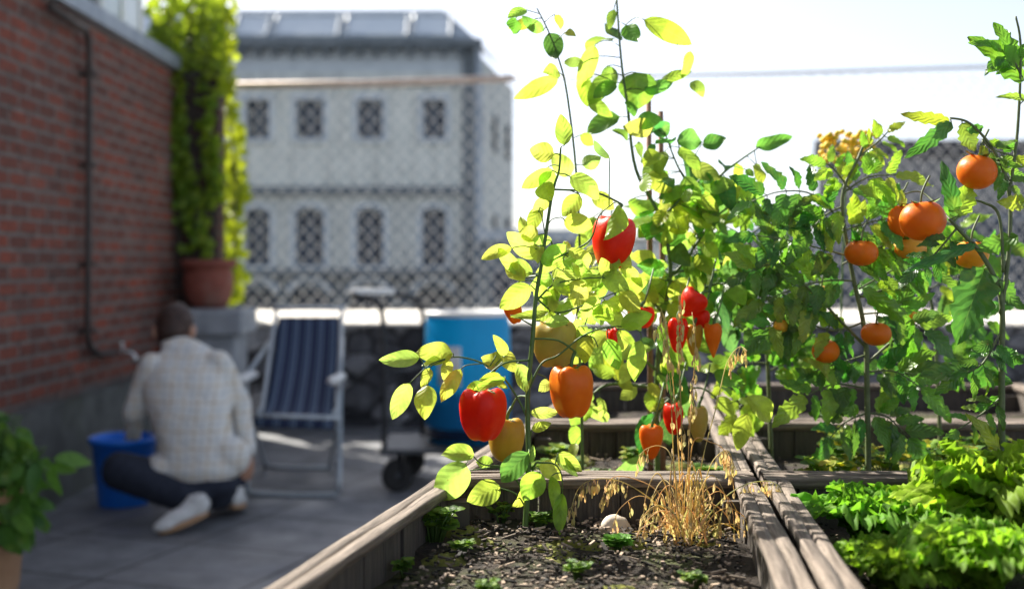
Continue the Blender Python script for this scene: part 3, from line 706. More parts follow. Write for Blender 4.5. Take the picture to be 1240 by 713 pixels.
def sprout(c,n,h,size,label,tints,group='small seedlings in the beds',nm='seedling_clump',stemc='stem'):
    t=thing(nm,c,label,'seedlings',group); lf=MB(); st=MB()
    for _ in range(n):
        a=U(0,6.28); r=U(0,1)**.6*h*.7; top=c+V((math.cos(a)*r,math.sin(a)*r*.7,h*U(.45,1)))
        st.tube([c+V((math.cos(a)*r*.3,math.sin(a)*r*.3,-.004)),c.lerp(top,.6)+V((0,0,.004)),top],.0011,4)
        k=rnd.choice((3,3,4)); a0=U(0,6)
        for q in range(k):
            an=a0+q*6.283/k; d=V((math.cos(an),math.sin(an),U(-.1,.5)))
            g=rnd.choice(tints); leaf(lf,top,top+d.normalized()*size*U(.7,1.2),size*U(.7,1),N=V((0,-.3,1)),shape='round',tint=g,seg=4,nx=2,curl=.05)
    lf.build('foliage',M['weed'],t); st.build('stems',M[stemc],t); return t
G1=[(.10,.22,.03),(.16,.30,.03),(.22,.34,.05),(.07,.15,.02)]
def sp(px,D): return V(((px-CX)/FPX*D,D,SZ+.003))
sprout(sp(526,1.80),55,.055,.015,'clump of small round leaved seedlings at the left edge of the front bed',G1)
sprout(sp(655,1.90),30,.028,.011,'tiny bushy sprout right of the front pepper stem',G1)
sprout(sp(608,1.93),14,.035,.012,'sparse little sprout left of the front pepper stem',G1)
sprout(sp(748,1.76),60,.018,.014,'flat bright green clover patch in front of the stone',[(.12,.32,.03),(.16,.38,.05)])
for i,(px,D) in enumerate(((690,2.35),(730,2.2),(655,2.3),(770,2.45),(860,2.25),(670,2.5),(900,2.4))):
    sprout(sp(px,D),16,.04,.02,'low leafy weed on the mossy soil behind the front bed',G1+[(.3,.34,.04)],group='low weeds in the bed behind')
for i,(px,D) in enumerate(((1000,2.1),(1035,2.3),(1075,2.2),(1110,2.35),(1150,2.25),(1020,2.5),(1190,2.4))):
    sprout(sp(px,D),26,.075,.022,'low leafy weed below the tomato plants',G1+[(.3,.34,.04),(.4,.36,.03)],group='low weeds under the tomatoes')
for (px,D) in ((490,1.62),(700,1.60),(590,1.50),(840,1.55),(560,1.72)):
    sprout(sp(px,D),22,.022,.010,'scattered tiny green sprout on the mulch of the front bed',G1,group='tiny sprouts on the mulch')
# stone
m=MB(); c=sp(746,1.89); m.ell(c+V((0,0,.003)),(.027,.022,.023),16,24)
m.v=[V(c)+(q-c)*(1+.22*noise.noise((q-c)*38)+.05*noise.noise((q-c)*120)) for q in m.v]
tag(m.build('stone',M['stone']),'smooth pale brown stone on the soil of the front bed','stone')

# ================================================================ pepper plants
def pepper(parent,px,py,w_,h_,D,mat,lobes=4,taper=.28,tilt=(0,0),dip=.16,point=.0,stalk=True):
    """px,py centre in the photo; w_,h_ in photo pixels"""
    c=P(px,py,D); Rr=w_/2/FPX*D; H=h_/FPX*D; nT=22;nK=40; m=MB(); pts=[]; ph=U(0,6)
    Rm=Matrix.Rotation(tilt[0],3,'Y')@Matrix.Rotation(tilt[1],3,'X')
    for i in range(nT+1):
        f=math.pi*i/nT; t=(1-math.cos(f))/2
        r=math.sin(f)**(.62)*(1-taper*t**1.3)*(1-point*t**1.5); z=math.cos(f)*.5
        for k in range(nK):
            a=2*math.pi*k/nK; lob=1+.075*math.cos(lobes*a+ph)*(1-.3*t)+.02*math.cos(2*a+ph*2)
            rr=r*lob; q=V((rr*math.cos(a)*Rr*1.03,rr*math.sin(a)*Rr,0))
            rad=rr
            zz=z*H
            if z>0: zz-=dip*H*math.exp(-(rad*2.3)**2); zz+=.035*H*math.cos(lobes*a+ph)*min(1,rad)*(1-t)
            else: zz+=.05*H*math.exp(-(rad*3.2)**2)*(0 if point else 1)+(-.03*H*math.cos(lobes*a+ph)*rad*(0 if point else 1))
            q.z=zz; pts.append(c+Rm@q)
    m.grid(pts,nT+1,nK,None,closed_m=True)
    o=m.build('pepper',mat,parent)
    s=MB(); top=c+Rm@V((0,0,H*.5-dip*H*.95))
    for k in range(6):
        a=k*1.047+ph; d=Rm@V((math.cos(a),math.sin(a),.12)); leaf(s,top,top+d*Rr*.68,Rr*.4,N=Rm@V((0,0,1)),shape='ovate',seg=4,nx=2,curl=.12,tint=(.2,.3,.05))
    s.build('calyx',M['calyx'],o)
    st=MB(); st.tube(catmull([top-V((0,0,.004)),top+Rm@V((.002,0,H*.18)),top+Rm@V((.008,.004,H*.34))],4),[.0042,.0036,.003,.003,.003,.003,.003,.003,.003],8); st.build('stalk',M['stem'],o)
    return o,top+Rm@V((.008,.004,H*.34))
YL=lambda: (U(.27,.38),U(.38,.48),U(.05,.08))  # yellow-lit leaves: sunlit look put into the tint
YG=lambda: (U(.21,.33),U(.34,.44),U(.03,.06))
GR=lambda: (U(.08,.15),U(.21,.30),U(.025,.05))
DG=lambda: (U(.04,.08),U(.13,.20),U(.025,.04))
def hero(mb,lst,D,stm=None,dd=.012,**kw):
    shape_=1 if kw.get('shape')=='lobed' else 0
    stm_n=len(stm.v) if stm is not None else 0
    for e in lst:
        bx_,by_,tx,ty,wd,col=e[:6]; Dd=D+(e[6] if len(e)>6 else 0)
        B=P(bx_,by_,Dd+U(-dd,dd)); T=P(tx,ty,Dd+U(-dd,dd)*1.5)
        leaf(mb,B,T,wd/FPX*Dd*(1.18 if shape_==1 else 1.04),N=V((U(-.55,.55),-1,U(-.35,.75))),curl=U(.04,.2)*rnd.choice((1,1,-1)),fold=U(.05,.5)*rnd.choice((1,1,-1)),wav=U(.04,.12),tint=col(),seg=14,nx=6,**kw)
        if stm is not None and stm.v:
            q=min(stm.v[:stm_n],key=lambda v:(v-B).length_squared); d_=(q-B).length
            if .004<d_<.11: stm.tube(catmull([V(q),q.lerp(B,.55)+V((0,0,.10*d_)),B],3),[.0011,.0011,.001,.001,.001,.0009,.0009],5)
D1=1.88
t=thing('pepper_plant',P(636,655,D1),'sharp yellow green pepper plant with red orange and ochre peppers in the front bed','plant')
st=MB()
main=catmull([V((P(634,0,D1).x,D1,SZ-.01)),P(636,640,D1),P(640,560,D1),P(639,480,D1),P(645,410,D1),P(649,360,D1),P(656,318,D1),P(661,284,D1),P(667,244,D1),P(672,222,D1),P(677,206,D1),P(679,178,D1)],5)
nn=len(main); st.tube(main,[.0052*(1-.72*i/nn) for i in range(nn)],10)
def tw(lst,r0,r1,D=D1,mb=None,n=5):
    pts=catmull([P(*(q if len(q)==3 else (q[0],q[1],D))) for q in lst],n); k=len(pts); (mb or st).tube(pts,[r0+(r1-r0)*i/k for i in range(k)],6); return pts
tw([(640,510),(630,488),(613,461),(601,453),(585,440),(562,433),(545,433),(520,442),(496,464)],.0022,.0010)
tw([(545,433),(519,446),(518,467)],.0011,.0009); tw([(585,440),(565,442),(558,447)],.0011,.0009); tw([(613,461),(606,455)],.001,.001)
tw([(641,470),(656,440),(676,430),(705,407),(735,396),(763,396)],.0022,.0011); tw([(705,407),(718,408),(724,420)],.0012,.001); tw([(735,396),(736,410)],.001,.001);tw([(760,396),(775,402),(776,415)],.001,.001)
tw([(641,585),(648,562),(656,560),(672,562),(680,575),(681,597)],.002,.001); tw([(637,610),(628,585),(610,566),(585,562),(572,551)],.0018,.001); tw([(610,566),(592,566),(566,570)],.0012,.001); tw([(637,615),(625,598),(603,590)],.0015,.001)
tw([(661,290),(656,262),(652,256)],.001,.0008); tw([(661,278),(668,266),(680,263)],.001,.0008); tw([(649,365),(670,345),(700,338),(730,336)],.002,.001)
tw([(646,395),(625,383),(618,382)],.0015,.001); tw([(649,360),(672,378),(700,372),(730,360),(752,352)],.002,.001); tw([(656,318),(690,305),(715,290),(725,262),(738,250)],.002,.001)
lf=MB()
L1=[(684,176,679,138,20,YL),(671,187,641,181,24,YL),(668,207,631,228,20,YL),(664,202,662,243,26,YL),(658,222,668,243,24,YG,-.01),(690,214,726,242,30,YL),(702,236,681,262,22,YG),(683,266,718,275,24,YL),(655,250,642,280,18,YG,.02),(664,238,645,258,16,YL),
(620,300,583,314,16,YL),(655,312,614,281,24,YL),(652,285,628,281,20,YL),(668,292,644,290,14,YL),(648,297,651,320,17,YG),(656,320,686,296,22,YG),(688,311,684,292,14,YL),(645,332,608,318,22,YL),(682,315,714,329,24,YL),(688,304,716,311,14,YL),
(750,248,730,291,26,YG,-.05),(738,192,719,170,10,GR),(641,345,605,374,26,YL),(650,345,668,374,20,YL),(665,378,618,383,12,YG),(672,348,670,378,14,YL),
(736,410,749,448,22,YG),(776,412,768,463,27,YL),(666,462,652,474,14,YL),(642,500,676,499,14,YL),(712,405,708,440,20,YG),
(508,433,459,436,21,YL),(549,428,503,427,27,YL),(548,430,510,443,13,YL,.01),(496,464,475,508,23,YL),(518,466,514,508,28,YL),(521,446,510,469,13,YL),(545,436,537,460,14,YL),(558,447,534,487,20,YL),
(609,438,583,434,24,YL),(613,430,597,405,14,YL),(607,424,624,450,19,YL),(626,440,637,476,22,YL),(588,463,565,470,13,YG,-.03),(612,458,572,472,12,YG,-.04),(606,455,580,460,11,YG,-.02),(600,462,615,470,8,YG,-.03),
(574,551,534,551,24,YL),(564,562,527,607,38,YL,-.02),(605,588,566,607,30,YL,-.02),(597,560,576,559,15,YL),(641,548,606,583,28,GR,-.03),(654,572,634,606,30,YG,-.03),(637,594,621,613,18,YL),(640,560,645,538,11,YL),(655,560,680,582,22,YL),(676,548,705,571,17,YL),(676,552,700,577,12,GR),(668,576,671,622,14,YG),(681,597,678,648,18,YG,-.02),
(700,336,735,322,22,YL),(730,336,762,352,24,YL),(752,352,775,380,22,YL),(700,372,722,352,20,YL),(715,372,745,388,20,YG),(690,342,712,362,22,YL),(725,360,700,386,20,YL),(740,340,728,312,18,YL),(660,392,690,388,16,YL),(752,395,790,380,22,YG),(700,338,688,318,18,YL),(745,350,785,340,24,YG,.05),(668,345,700,352,20,YL),(628,330,603,300,18,YL),(636,340,612,322,20,YL),(645,300,630,262,16,YL,.03),(690,420,722,428,16,YL,.03),(720,400,700,420,15,YL,.02),(734,372,755,398,20,YL,.03),(644,520,668,512,12,YG)]
hero(lf,L1,D1,st)
# jagged loose extra leaves along the upper branches
for (bx_,by_) in [(U(655,760),U(300,400)) for _ in range(34)]:
    a=U(0,6.28); L=U(20,34); hero(lf,[(bx_,by_,bx_+math.cos(a)*L,by_+abs(math.sin(a))*L*.8+4,U(14,24),rnd.choice((YL,YL,YG)),U(.0,.14))],D1,st)
lf.build('foliage',M['leaf'],t)
for a in ((585,501,59,68,D1-.02,M['red'],4,.30,(0,.02)),(612,531,46,56,D1+.06,M['ochre'],3,.2,(.05,0)),(672,416,54,60,D1+.05,M['olive'],4,.22,(0,.05)),(692,473,54,68,D1,M['orange'],4,.26,(-.03,0)),(621,376,24,34,D1+.04,M['orange'],3,.35,(-.3,0)),(742,293,58,68,D1+.03,M['red'],3,.36,(.12,0))):
    o,tp=pepper(t,a[0],a[1],a[2],a[3],a[4],a[5],a[6],a[7],a[8])
    q=min(main,key=lambda v:abs(v.z-(tp.z+.02))+abs(v.x-tp.x)*.1)
    st.tube(catmull([tp,tp.lerp(q,.4)+V((0,0,.010)),q],4),[.0018]*9,6)
st.build('stem',M['stem'],t)

# ---- generic leafy branch builder
def branch(lf,st,pts,n,size,cols,r=(.0035,.0012),spread=1.0,shape='ovate',droop=.5,asp=(.5,.72)):
    q=catmull([P(*p) for p in pts],6); k=len(q)
    st.tube(q,[r[0]+(r[1]-r[0])*i/k for i in range(k)],6)
    for i in range(n):
        f=(i+U(0,.9))/n; c=q[min(k-1,int(f*(k-1)))]
        d=V((U(-1,1),U(-.8,.8),U(-.8,.6)-droop*.4)).normalized(); pet=c+d*U(.01,.035)*spread+V((0,0,.006))
        s=U(*size)*rnd.choice((.55,.8,1,1,1.15)); dr=(d+V((U(-.4,.4),U(-.5,.2),-droop*U(.3,1.6)))).normalized()
        st.tube([c,pet],.0009,4)
        leaf(lf,pet,pet+dr*s,s*U(*asp),N=V((U(-.7,.7),-1,U(-.3,1.1))),curl=U(-.05,.14),fold=U(-.1,.4),wav=U(.02,.08),tint=rnd.choice(cols)(),seg=8 if shape=='ovate' else 18,nx=4,shape=shape)
def plant(name,base,label,branches,mat_l,mat_s,heroes=(),hD=2.3,cat='plant',group=None,shape='ovate',fruits=()):
    t=thing(name,base,label,cat,group); lf=MB(); st=MB()
    for br in branches: branch(lf,st,*br[:4],**(br[4] if len(br)>4 else {}))
    hero(lf,heroes,hD,st,shape=shape)
    lf.build('foliage',mat_l,t); 
    for fz in fruits: fz(t,st)
    st.build('stem',mat_s,t); return t
def pf(px,py,w_,h_,D,mat,taper=.3,point=0,lob=3,tilt=(0,0)):
    def f(t,st):
        o,tp=pepper(t,px,py,w_,h_,D,mat,lob,taper,tilt,point=point); st.tube(catmull([tp,tp+V((.01,.01,.03)),tp+V((.02,.03,.06))],4),.0018,6)
    return f
MIX=[YL,YG,GR,GR,DG]
D2=2.28
z0=lambda px,D: V(((px-CX)/FPX*D,D,SZ-.01))
def pz(px,D): return (px,HY+(CAMZ-SZ+.01)/D*FPX,D)
plant('pepper_plant',z0(797,D2),'tall green pepper plant with hanging red and orange peppers between the stakes and dry grass',[
 ([pz(797,D2),(795,480,D2),(800,400,D2),(812,330,D2),(800,265,D2),(770,205,D2),(760,130,D2),(752,70,D2),(746,-12,D2)],26,(.05,.075),MIX,dict(r=(.006,.0018))),
 ([(808,340,D2),(840,300,D2),(845,250,D2+.05),(820,200,D2),(805,160,D2)],40,(.05,.075),MIX),
 ([(805,380,D2),(770,345,D2),(745,310,D2+.05),(740,250,D2+.1)],18,(.045,.065),[YL,YG]),
 ([(812,330,D2),(870,320,D2+.1),(910,300,D2+.1),(940,320,D2+.15)],34,(.045,.07),[YG,GR,GR]),
 ([(800,400,D2),(850,350,D2),(890,345,D2),(930,360,D2)],30,(.045,.07),[YG,GR,GR,DG]),
 ([(797,450,D2),(760,420,D2),(730,400,D2+.1),(705,440,D2+.15)],22,(.045,.065),[YL,YG]),
 ([(800,430,D2),(840,400,D2+.1),(870,380,D2+.1),(900,400,D2+.1)],18,(.045,.07),[GR,DG]),
 ([(845,250,D2+.05),(870,215,D2),(895,195,D2),(920,178,D2)],9,(.04,.055),[GR,YG]),
 ([(840,300,D2),(870,260,D2),(905,240,D2)],12,(.04,.06),[YG,GR]),
 ([(800,265,D2),(830,235,D2),(850,215,D2)],22,(.045,.07),[YG,GR]),
 ([(796,500,D2),(815,480,D2),(850,470,D2),(885,500,D2)],9,(.045,.06),[YG,GR]),
 ([(797,470,D2),(740,465,D2),(715,480,D2),(690,510,D2)],12,(.035,.055),[YL,YG])],
 M['leaf'],M['stem'],
 heroes=[(780,24,838,54,24,YG,-.1),(915,178,960,165,20,GR),(770,88,774,132,46,GR),(740,90,712,128,24,YG),(720,55,700,110,22,YL),(735,80,742,110,20,GR),(705,75,682,76,13,GR),(705,90,712,130,20,YG),(800,100,838,86,14,YG),(780,110,815,100,18,GR),(712,120,742,142,16,YG),(836,62,825,95,15,YG),(836,100,852,118,16,YG),(790,160,812,150,20,DG),(880,218,886,255,22,DG),(905,222,910,262,26,YG),(830,180,850,250,26,DG,.1),(760,170,740,158,14,GR),(820,170,850,172,26,GR),(850,175,880,168,20,DG),(785,210,815,232,28,YG),(760,245,800,248,26,YG),(815,340,840,372,34,YG,-.05),(865,450,903,465,20,GR,-.1),(905,500,893,545,22,YG,-.2),(905,480,932,510,26,YG,-.1)],hD=D2,
 fruits=[pf(776,384,34,28,D2-.12,M['red'],.3,0),pf(838,368,40,36,D2-.14,M['red'],.4,.3,3,(.7,0)),pf(850,386,22,24,D2-.12,M['red']),pf(820,405,28,44,D2-.14,M['red'],.3,.3),pf(745,420,18,50,D2-.16,M['red'],.3,.4,3,(-.2,0)),pf(840,411,25,40,D2-.13,M['ochre'],.3,.45),pf(864,411,27,44,D2-.15,M['orange'],.3,.75,3),
  pf(816,506,27,40,D2-.1,M['red'],.3,.1),pf(846,512,28,46,D2-.06,M['olive'],.3,.3),pf(789,534,34,44,D2-.1,M['orange'],.3,.4)])
D3=2.05
plant('pepper_plant',z0(706,2.2),'thin faded pepper shoot with few leaves rising behind the front plant against the sky',[
 ([pz(706,2.2),(704,480,2.2),(700,380,2.2),(702,300,2.2),(697,200,2.2),(686,110,2.2),(676,70,2.2),(664,38,2.2),(650,10,2.2)],9,(.035,.05),[YL,YG],dict(r=(.0035,.0012))),
 ([(702,320,2.2),(720,300,2.25),(730,250,2.25)],10,(.04,.055),[YL])],M['leaf'],M['stem'],
 heroes=[(664,40,674,72,26,DG),(658,38,632,20,16,GR),(625,22,622,42,20,GR),(645,25,615,35,14,YG),(676,95,622,120,20,YL),(672,18,680,36,12,YG),(700,345,720,372,22,YL),(705,200,728,190,20,YL),(692,212,668,185,24,YL)],hD=2.2)
# ---- ragged tomato plants
TM=[DG,DG,DG,GR,GR,YG]
def compound(lf,st,pts,n,size,cols,r=(.002,.001),th=1.0):
    """a tomato leaf: a rachis with lobed leaflets in pairs and one at the tip"""
    q=catmull([P(*p) for p in pts],5); k=len(q); st.tube(q,[r[0]+(r[1]-r[0])*i/k for i in range(k)],5)
    tip=(q[-1]-q[-2]).normalized()
    s=U(*size)*1.2; leaf(lf,q[-1],q[-1]+(tip+V((0,-.1,-.35))).normalized()*s,s*.62,N=V((U(-.5,.5),-1,U(0,1))),tint=rnd.choice(cols)(),seg=22,nx=4,shape='lobed',curl=.08,fold=.15,wav=.07)
    n=n+2
    for i in range(n):
        f=.2+.75*i/n; c=q[int(f*(k-1))]; a=(q[min(k-1,int(f*(k-1))+1)]-q[max(0,int(f*(k-1))-1)]).normalized()
        for sgn in (-1,1):
            side=a.cross(V((U(-.3,.3),-1,.2))).normalized()*sgn; d=(side+a*.5+V((0,U(-.5,.2),-.35))).normalized(); s=U(*size)
            pb=c+d*.006; st.tube([c,pb],.0008,4); leaf(lf,pb,pb+d*s,s*U(.5,.7),N=V((U(-.6,.6),-1,U(0,1.2))),tint=rnd.choice(cols)(),seg=20,nx=4,shape='lobed',curl=U(0,.15),fold=U(0,.3),wav=.07)
def tomato(px,py,w_,h_,D,mat,tilt=0):
    def f(t,st):
        c=P(px,py,D); r=w_/2/FPX*D; h=h_/2/FPX*D; m=MB(); nT=18;nK=32;pts=[]; Rm=Matrix.Rotation(tilt,3,'Y'); ph=U(0,6)
        for i in range(nT+1):
            fi=math.pi*i/nT
            for k in range(nK):
                a=2*math.pi*k/nK; rr=math.sin(fi)**.9*(1+.015*math.cos(5*a+ph)); q=V((rr*math.cos(a)*r,rr*math.sin(a)*r,math.cos(fi)*h))
                if q.z>0: q.z-=h*.16*math.exp(-(rr*3)**2)
                pts.append(c+Rm@q)
        m.grid(pts,nT+1,nK,None,closed_m=True); o=m.build('tomato',mat,t)
        s=MB(); top=c+Rm@V((0,0,h*.86))
        for k in range(5):
            a=k*1.257+ph; d=Rm@V((math.cos(a),math.sin(a),.15)); leaf(s,top,top+d*r*1.05,r*.28,N=Rm@V((0,0,1)),tint=(.1,.2,.03),seg=5,nx=2,curl=-.1)
        s.build('calyx',M['calyx'],o); st.tube(catmull([top,top+V((.003,0,.02)),top+V((.018,.01,.045))],4),.0018,6)
    return f
def tplant(base,label,stems,comps,fruits,heroes,hD,loose=()):
    t=thing('tomato_plant',base,label,'plant','tomato plants'); lf=MB(); st=MB()
    for (pts,r0,r1) in stems: 
        q=catmull([P(*p) for p in pts],6); k=len(q); st.tube(q,[r0+(r1-r0)*i/k for i in range(k)],8)
    for c in comps: compound(lf,st,*c)
    for br in loose: branch(lf,st,*br[:4],**(br[4] if len(br)>4 else {}))
    hero(lf,[h for h in heroes if h[4]>0],hD,st,shape='lobed')
    lf.build('foliage',M['tomleaf'],t)
    for f in fruits: f(t,st)
    st.build('stem',M['tomstem'],t)
D4=2.15
S=(.045,.075)
tplant(z0(1052,D4),'middle tomato plant with small orange tomatoes and a pale stem behind the lettuce',[
 ([pz(1052,D4),(1050,470,D4),(1047,400,D4),(1030,320,D4),(1020,240,D4),(1040,190,D4),(1052,160,D4)],.006,.002),
 ([(1048,420,D4),(1010,380,D4),(960,330,D4),(930,300,D4)],.003,.0015),([(1050,440,D4),(1085,410,D4),(1110,400,D4)],.003,.0015),([(1040,360,D4),(1075,350,D4),(1110,345,D4)],.003,.0015)],
 [([(1020,270,D4),(985,236,D4),(945,232,D4),(910,244,D4)],3,S,[DG,GR]),([(1028,310,D4),(990,300,D4),(950,290,D4),(915,285,D4)],4,S,TM),([(1035,340,D4),(1000,340,D4),(960,350,D4),(925,365,D4)],4,S,TM),
  ([(1045,390,D4),(1010,400,D4),(970,390,D4),(940,400,D4)],4,S,TM),([(1020,250,D4),(1000,260,D4),(980,280,D4)],3,S,TM),([(1020,235,D4),(1050,215,D4),(1085,212,D4)],3,S,[YG,GR]),([(1040,190,D4),(1065,170,D4),(1075,160,D4)],2,(.03,.04),[YG]),([(1030,230,D4),(1010,205,D4),(1000,198,D4)],2,(.03,.045),[YG]),
  ([(1040,350,D4),(1075,330,D4),(1100,320,D4),(1130,330,D4)],4,S,TM),([(1046,380,D4),(1085,380,D4),(1120,400,D4)],4,S,TM),([(1050,450,D4),(1085,450,D4),(1115,470,D4)],3,S,[DG,GR]),([(1050,470,D4),(1010,465,D4),(975,480,D4)],3,S,TM),([(1048,430,D4),(1015,440,D4),(985,450,D4)],3,(.03,.045),TM),([(1050,500,D4),(1075,505,D4),(1100,530,D4)],3,S,[DG,GR]),([(1050,500,D4),(1025,510,D4),(1005,530,D4)],2,S,[DG,GR]),
  ([(1020,280,D4),(1050,270,D4),(1075,265,D4)],3,S,[GR,YG]),([(960,330,D4),(935,320,D4),(905,330,D4)],3,S,TM),([(1000,370,D4),(960,375,D4),(925,400,D4)],3,S,TM),([(1020,320,D4),(1060,300,D4),(1090,300,D4)],3,S,TM)],
 [tomato(1043,306,40,32,D4-.03,M['tomato']),tomato(1061,404,36,29,D4-.04,M['tomato']),tomato(1000,425,33,29,D4,M['tomato']),tomato(1097,380,30,28,D4+.05,M['tomato_y']),tomato(1101,302,40,30,D4,M['tomato_y']),tomato(1090,268,30,42,D4-.01,M['tomato']),tomato(995,358,30,26,D4+.06,M['ochre']),tomato(945,395,18,18,D4,M['tomato_y'])],
 [(1045,350,1108,394,30,GR,-.1),(930,395,938,425,22,YG),(975,345,958,380,20,GR),(1000,240,1010,215,14,YG)],D4)
D5=1.84
S5=(.04,.06)
tplant(z0(1214,D5),'rightmost tomato plant with large orange tomatoes beside the lettuce at the picture edge',[
 ([pz(1214,D5),(1213,540,D5),(1213,440,D5),(1212,360,D5),(1190,310,D5),(1165,282,D5),(1150,265,D5)],.0065,.0025),
 ([(1212,380,D5),(1222,300,D5),(1222,235,D5),(1205,185,D5),(1175,150,D5),(1150,143,D5)],.004,.0015),([(1222,235,D5),(1232,160,D5),(1236,60,D5),(1230,20,D5)],.003,.0015),([(1215,330,D5),(1210,262,D5),(1190,245,D5),(1172,243,D5)],.003,.0015),([(1165,282,D5),(1120,235,D5+.1),(1095,235,D5+.1)],.002,.001)],
 [([(1160,275,D5),(1130,310,D5),(1110,325,D5)],2,(.03,.04),[DG]),([(1213,400,D5),(1190,440,D5),(1165,452,D5)],2,(.035,.05),[DG,GR]),([(1213,480,D5),(1190,500,D5),(1160,520,D5)],1,(.03,.045),[GR]),([(1205,185,D5),(1215,205,D5),(1226,225,D5)],2,(.03,.045),[GR]),([(1190,168,D5),(1200,180,D5),(1230,190,D5)],2,(.03,.04),[YG,GR]),([(1236,90,D5),(1225,70,D5),(1210,60,D5)],1,(.04,.05),[GR])],
 [tomato(1183,208,47,42,D5,M['tomato'],.2),tomato(1117,267,55,49,D5+.03,M['tomato'],-.1),tomato(1176,308,42,34,D5+.1,M['tomato_y'])],
 [(1192,325,1158,419,64,DG),(1240,98,1173,44,48,GR),(1225,78,1202,28,34,GR),(1152,148,1094,192,26,DG),(1165,149,1180,184,34,GR),(1150,146,1090,138,20,YG),(1158,262,1140,194,26,DG),(1162,262,1173,222,34,YG),(1182,296,1092,331,20,DG,-.04),(1232,286,1181,303,32,GR),(1172,450,1112,455,34,DG),(1172,452,1226,463,38,DG),(1240,245,1207,245,26,YG),(1245,120,1205,118,14,YG),(1215,340,1240,375,34,DG),(1213,480,1180,498,16,GR),(1192,482,1196,462,8,YG),(1212,545,1170,500,24,YG),(1214,430,1240,440,26,DG),(1190,155,1170,158,16,GR),(1235,130,1200,100,0,GR)],D5)
tplant(z0(935,2.45),'bushy tomato plant with yellowing leaves between the peppers and the middle tomato plant',[
 ([pz(935,2.45),(930,450,2.45),(925,380,2.45),(915,320,2.45),(900,270,2.45)],.005,.002),([(928,420,2.45),(960,390,2.45),(990,370,2.45)],.003,.001),([(926,400,2.45),(895,370,2.45),(870,350,2.45)],.003,.001)],
 [([(915,330,2.45),(880,320,2.45),(855,330,2.45)],4,S,TM),([(905,290,2.45),(880,275,2.45),(855,280,2.45)],3,S,[YG,GR]),([(925,370,2.45),(960,350,2.45),(990,340,2.45)],4,S,TM),([(925,350,2.45),(890,360,2.45),(865,370,2.45)],4,S,TM),([(930,440,2.45),(900,440,2.45),(880,455,2.45)],3,S,[YG,GR]),([(930,450,2.45),(955,440,2.45),(985,450,2.45)],3,S,[YG,GR]),([(928,410,2.45),(965,420,2.45),(990,430,2.45)],3,S,TM),([(932,480,2.45),(905,485,2.45),(890,500,2.45)],2,S,[YG,YG]),([(905,290,2.45),(930,270,2.45),(960,290,2.45)],4,S,TM),([(900,270,2.45),(885,250,2.45),(875,240,2.45)],2,S,[YG])],
 [tomato(915,345,22,20,2.45,M['tomato_y'])],[],2.45)
tplant(z0(1140,2.5),'shaded tomato plant standing between the two tomato plants in the rear bed',[
 ([pz(1140,2.5),(1135,450,2.5),(1130,380,2.5),(1120,330,2.5),(1110,280,2.5)],.005,.002)],
 [([(1130,400,2.5),(1165,380,2.5),(1195,390,2.5)],4,S,[DG,GR]),([(1125,350,2.5),(1160,335,2.5),(1200,340,2.5)],4,S,[DG,GR,YG]),([(1120,330,2.5),(1085,335,2.5),(1060,340,2.5)],4,S,[DG,GR]),([(1135,440,2.5),(1165,440,2.5),(1200,430,2.5)],3,S,[DG,GR]),([(1135,450,2.5),(1100,440,2.5),(1070,440,2.5)],3,S,[DG,GR]),([(1112,290,2.5),(1140,270,2.5),(1170,280,2.5)],3,S,[GR,YG]),([(1120,310,2.5),(1150,310,2.5),(1210,300,2.5)],3,S,[GR,DG])],
 [],[],2.5)
# yellow flowering weed
t=thing('yellow_flower_plant',z0(1025,2.75),'tall stalk with a blurred cluster of small yellow flowers behind the middle tomato plant','plant')
st=MB(); q=catmull([P(*pz(1015,2.75)),P(1018,400,2.75),P(1022,280,2.75),P(1026,190,2.75)],6); st.tube(q,.0025,6); fl=MB()
for _ in range(90):
    c=P(U(995,1058),0,2.75); yy=U(160,196); c.z=P(0,yy,2.75).z; c.y+=U(-.03,.03)
    if rnd.random()<.35: st.tube([q[-3],c],.0009,4)
    fl.ell(c,(.008,.008,.007),4,6)
st.build('stem',M['stem'],t); fl.build('blossoms',M['yellow'],t)
for (px,lab) in ((788,'left of two thin reddish wooden plant stakes behind the pepper plants'),(803,'right of two thin reddish wooden plant stakes behind the pepper plants')):
    D=2.42; b=MB(); b.tube([V(((px-CX)/FPX*D,D,SZ-.08)),P(px-1,300,D),P(px-3,90+(px-788)*3,D)],[.006,.006,.0055],8)
    b.uvp=[(v.z,i%8*.01) for i,v in enumerate(b.v)]
    tag(b.build('plant_stake',M['stake']),lab,'stake','plant stakes')

# ================================================================ dry grass
t=thing('dry_grass',z0(832,1.84),'straw coloured dry grass clump with drooping seed heads in the front bed','grass')
st=MB(); sd_=MB(); straw=lambda:(U(.52,.68),U(.42,.55),U(.18,.26))
def stalk(lst,D=1.84,r=.0011,seeds=0,sl=(.008,.014),f0=.35):
    q=catmull([P(a,b_,D+U(-.02,.02)) for a,b_ in lst],6); k=len(q); st.tube(q,[r*(1-.6*i/k) for i in range(k)],5,tint=straw())
    for i in range(seeds):
        c=q[int((f0+(1-f0)*U(0,1))*(k-1))]; ax=V((U(-.006,.006),U(-.006,.006),-U(.004,.016))); st.tube([c,c+ax],.0004,3,tint=straw())
        leaf(sd_,c+ax,c+ax+V((U(-.003,.003),U(-.002,.002),-U(*sl)*1.25)),U(.003,.005),tint=straw(),seg=4,nx=2,fold=.5)
stalk([(836,660),(833,570),(838,480),(842,420),(838,378)],seeds=26,f0=.35)
stalk([(824,660),(816,560),(812,470),(806,400),(800,372)],seeds=22,f0=.4)
stalk([(828,660),(826,580),(825,500),(822,430),(825,392),(824,345)],seeds=40,f0=.3)
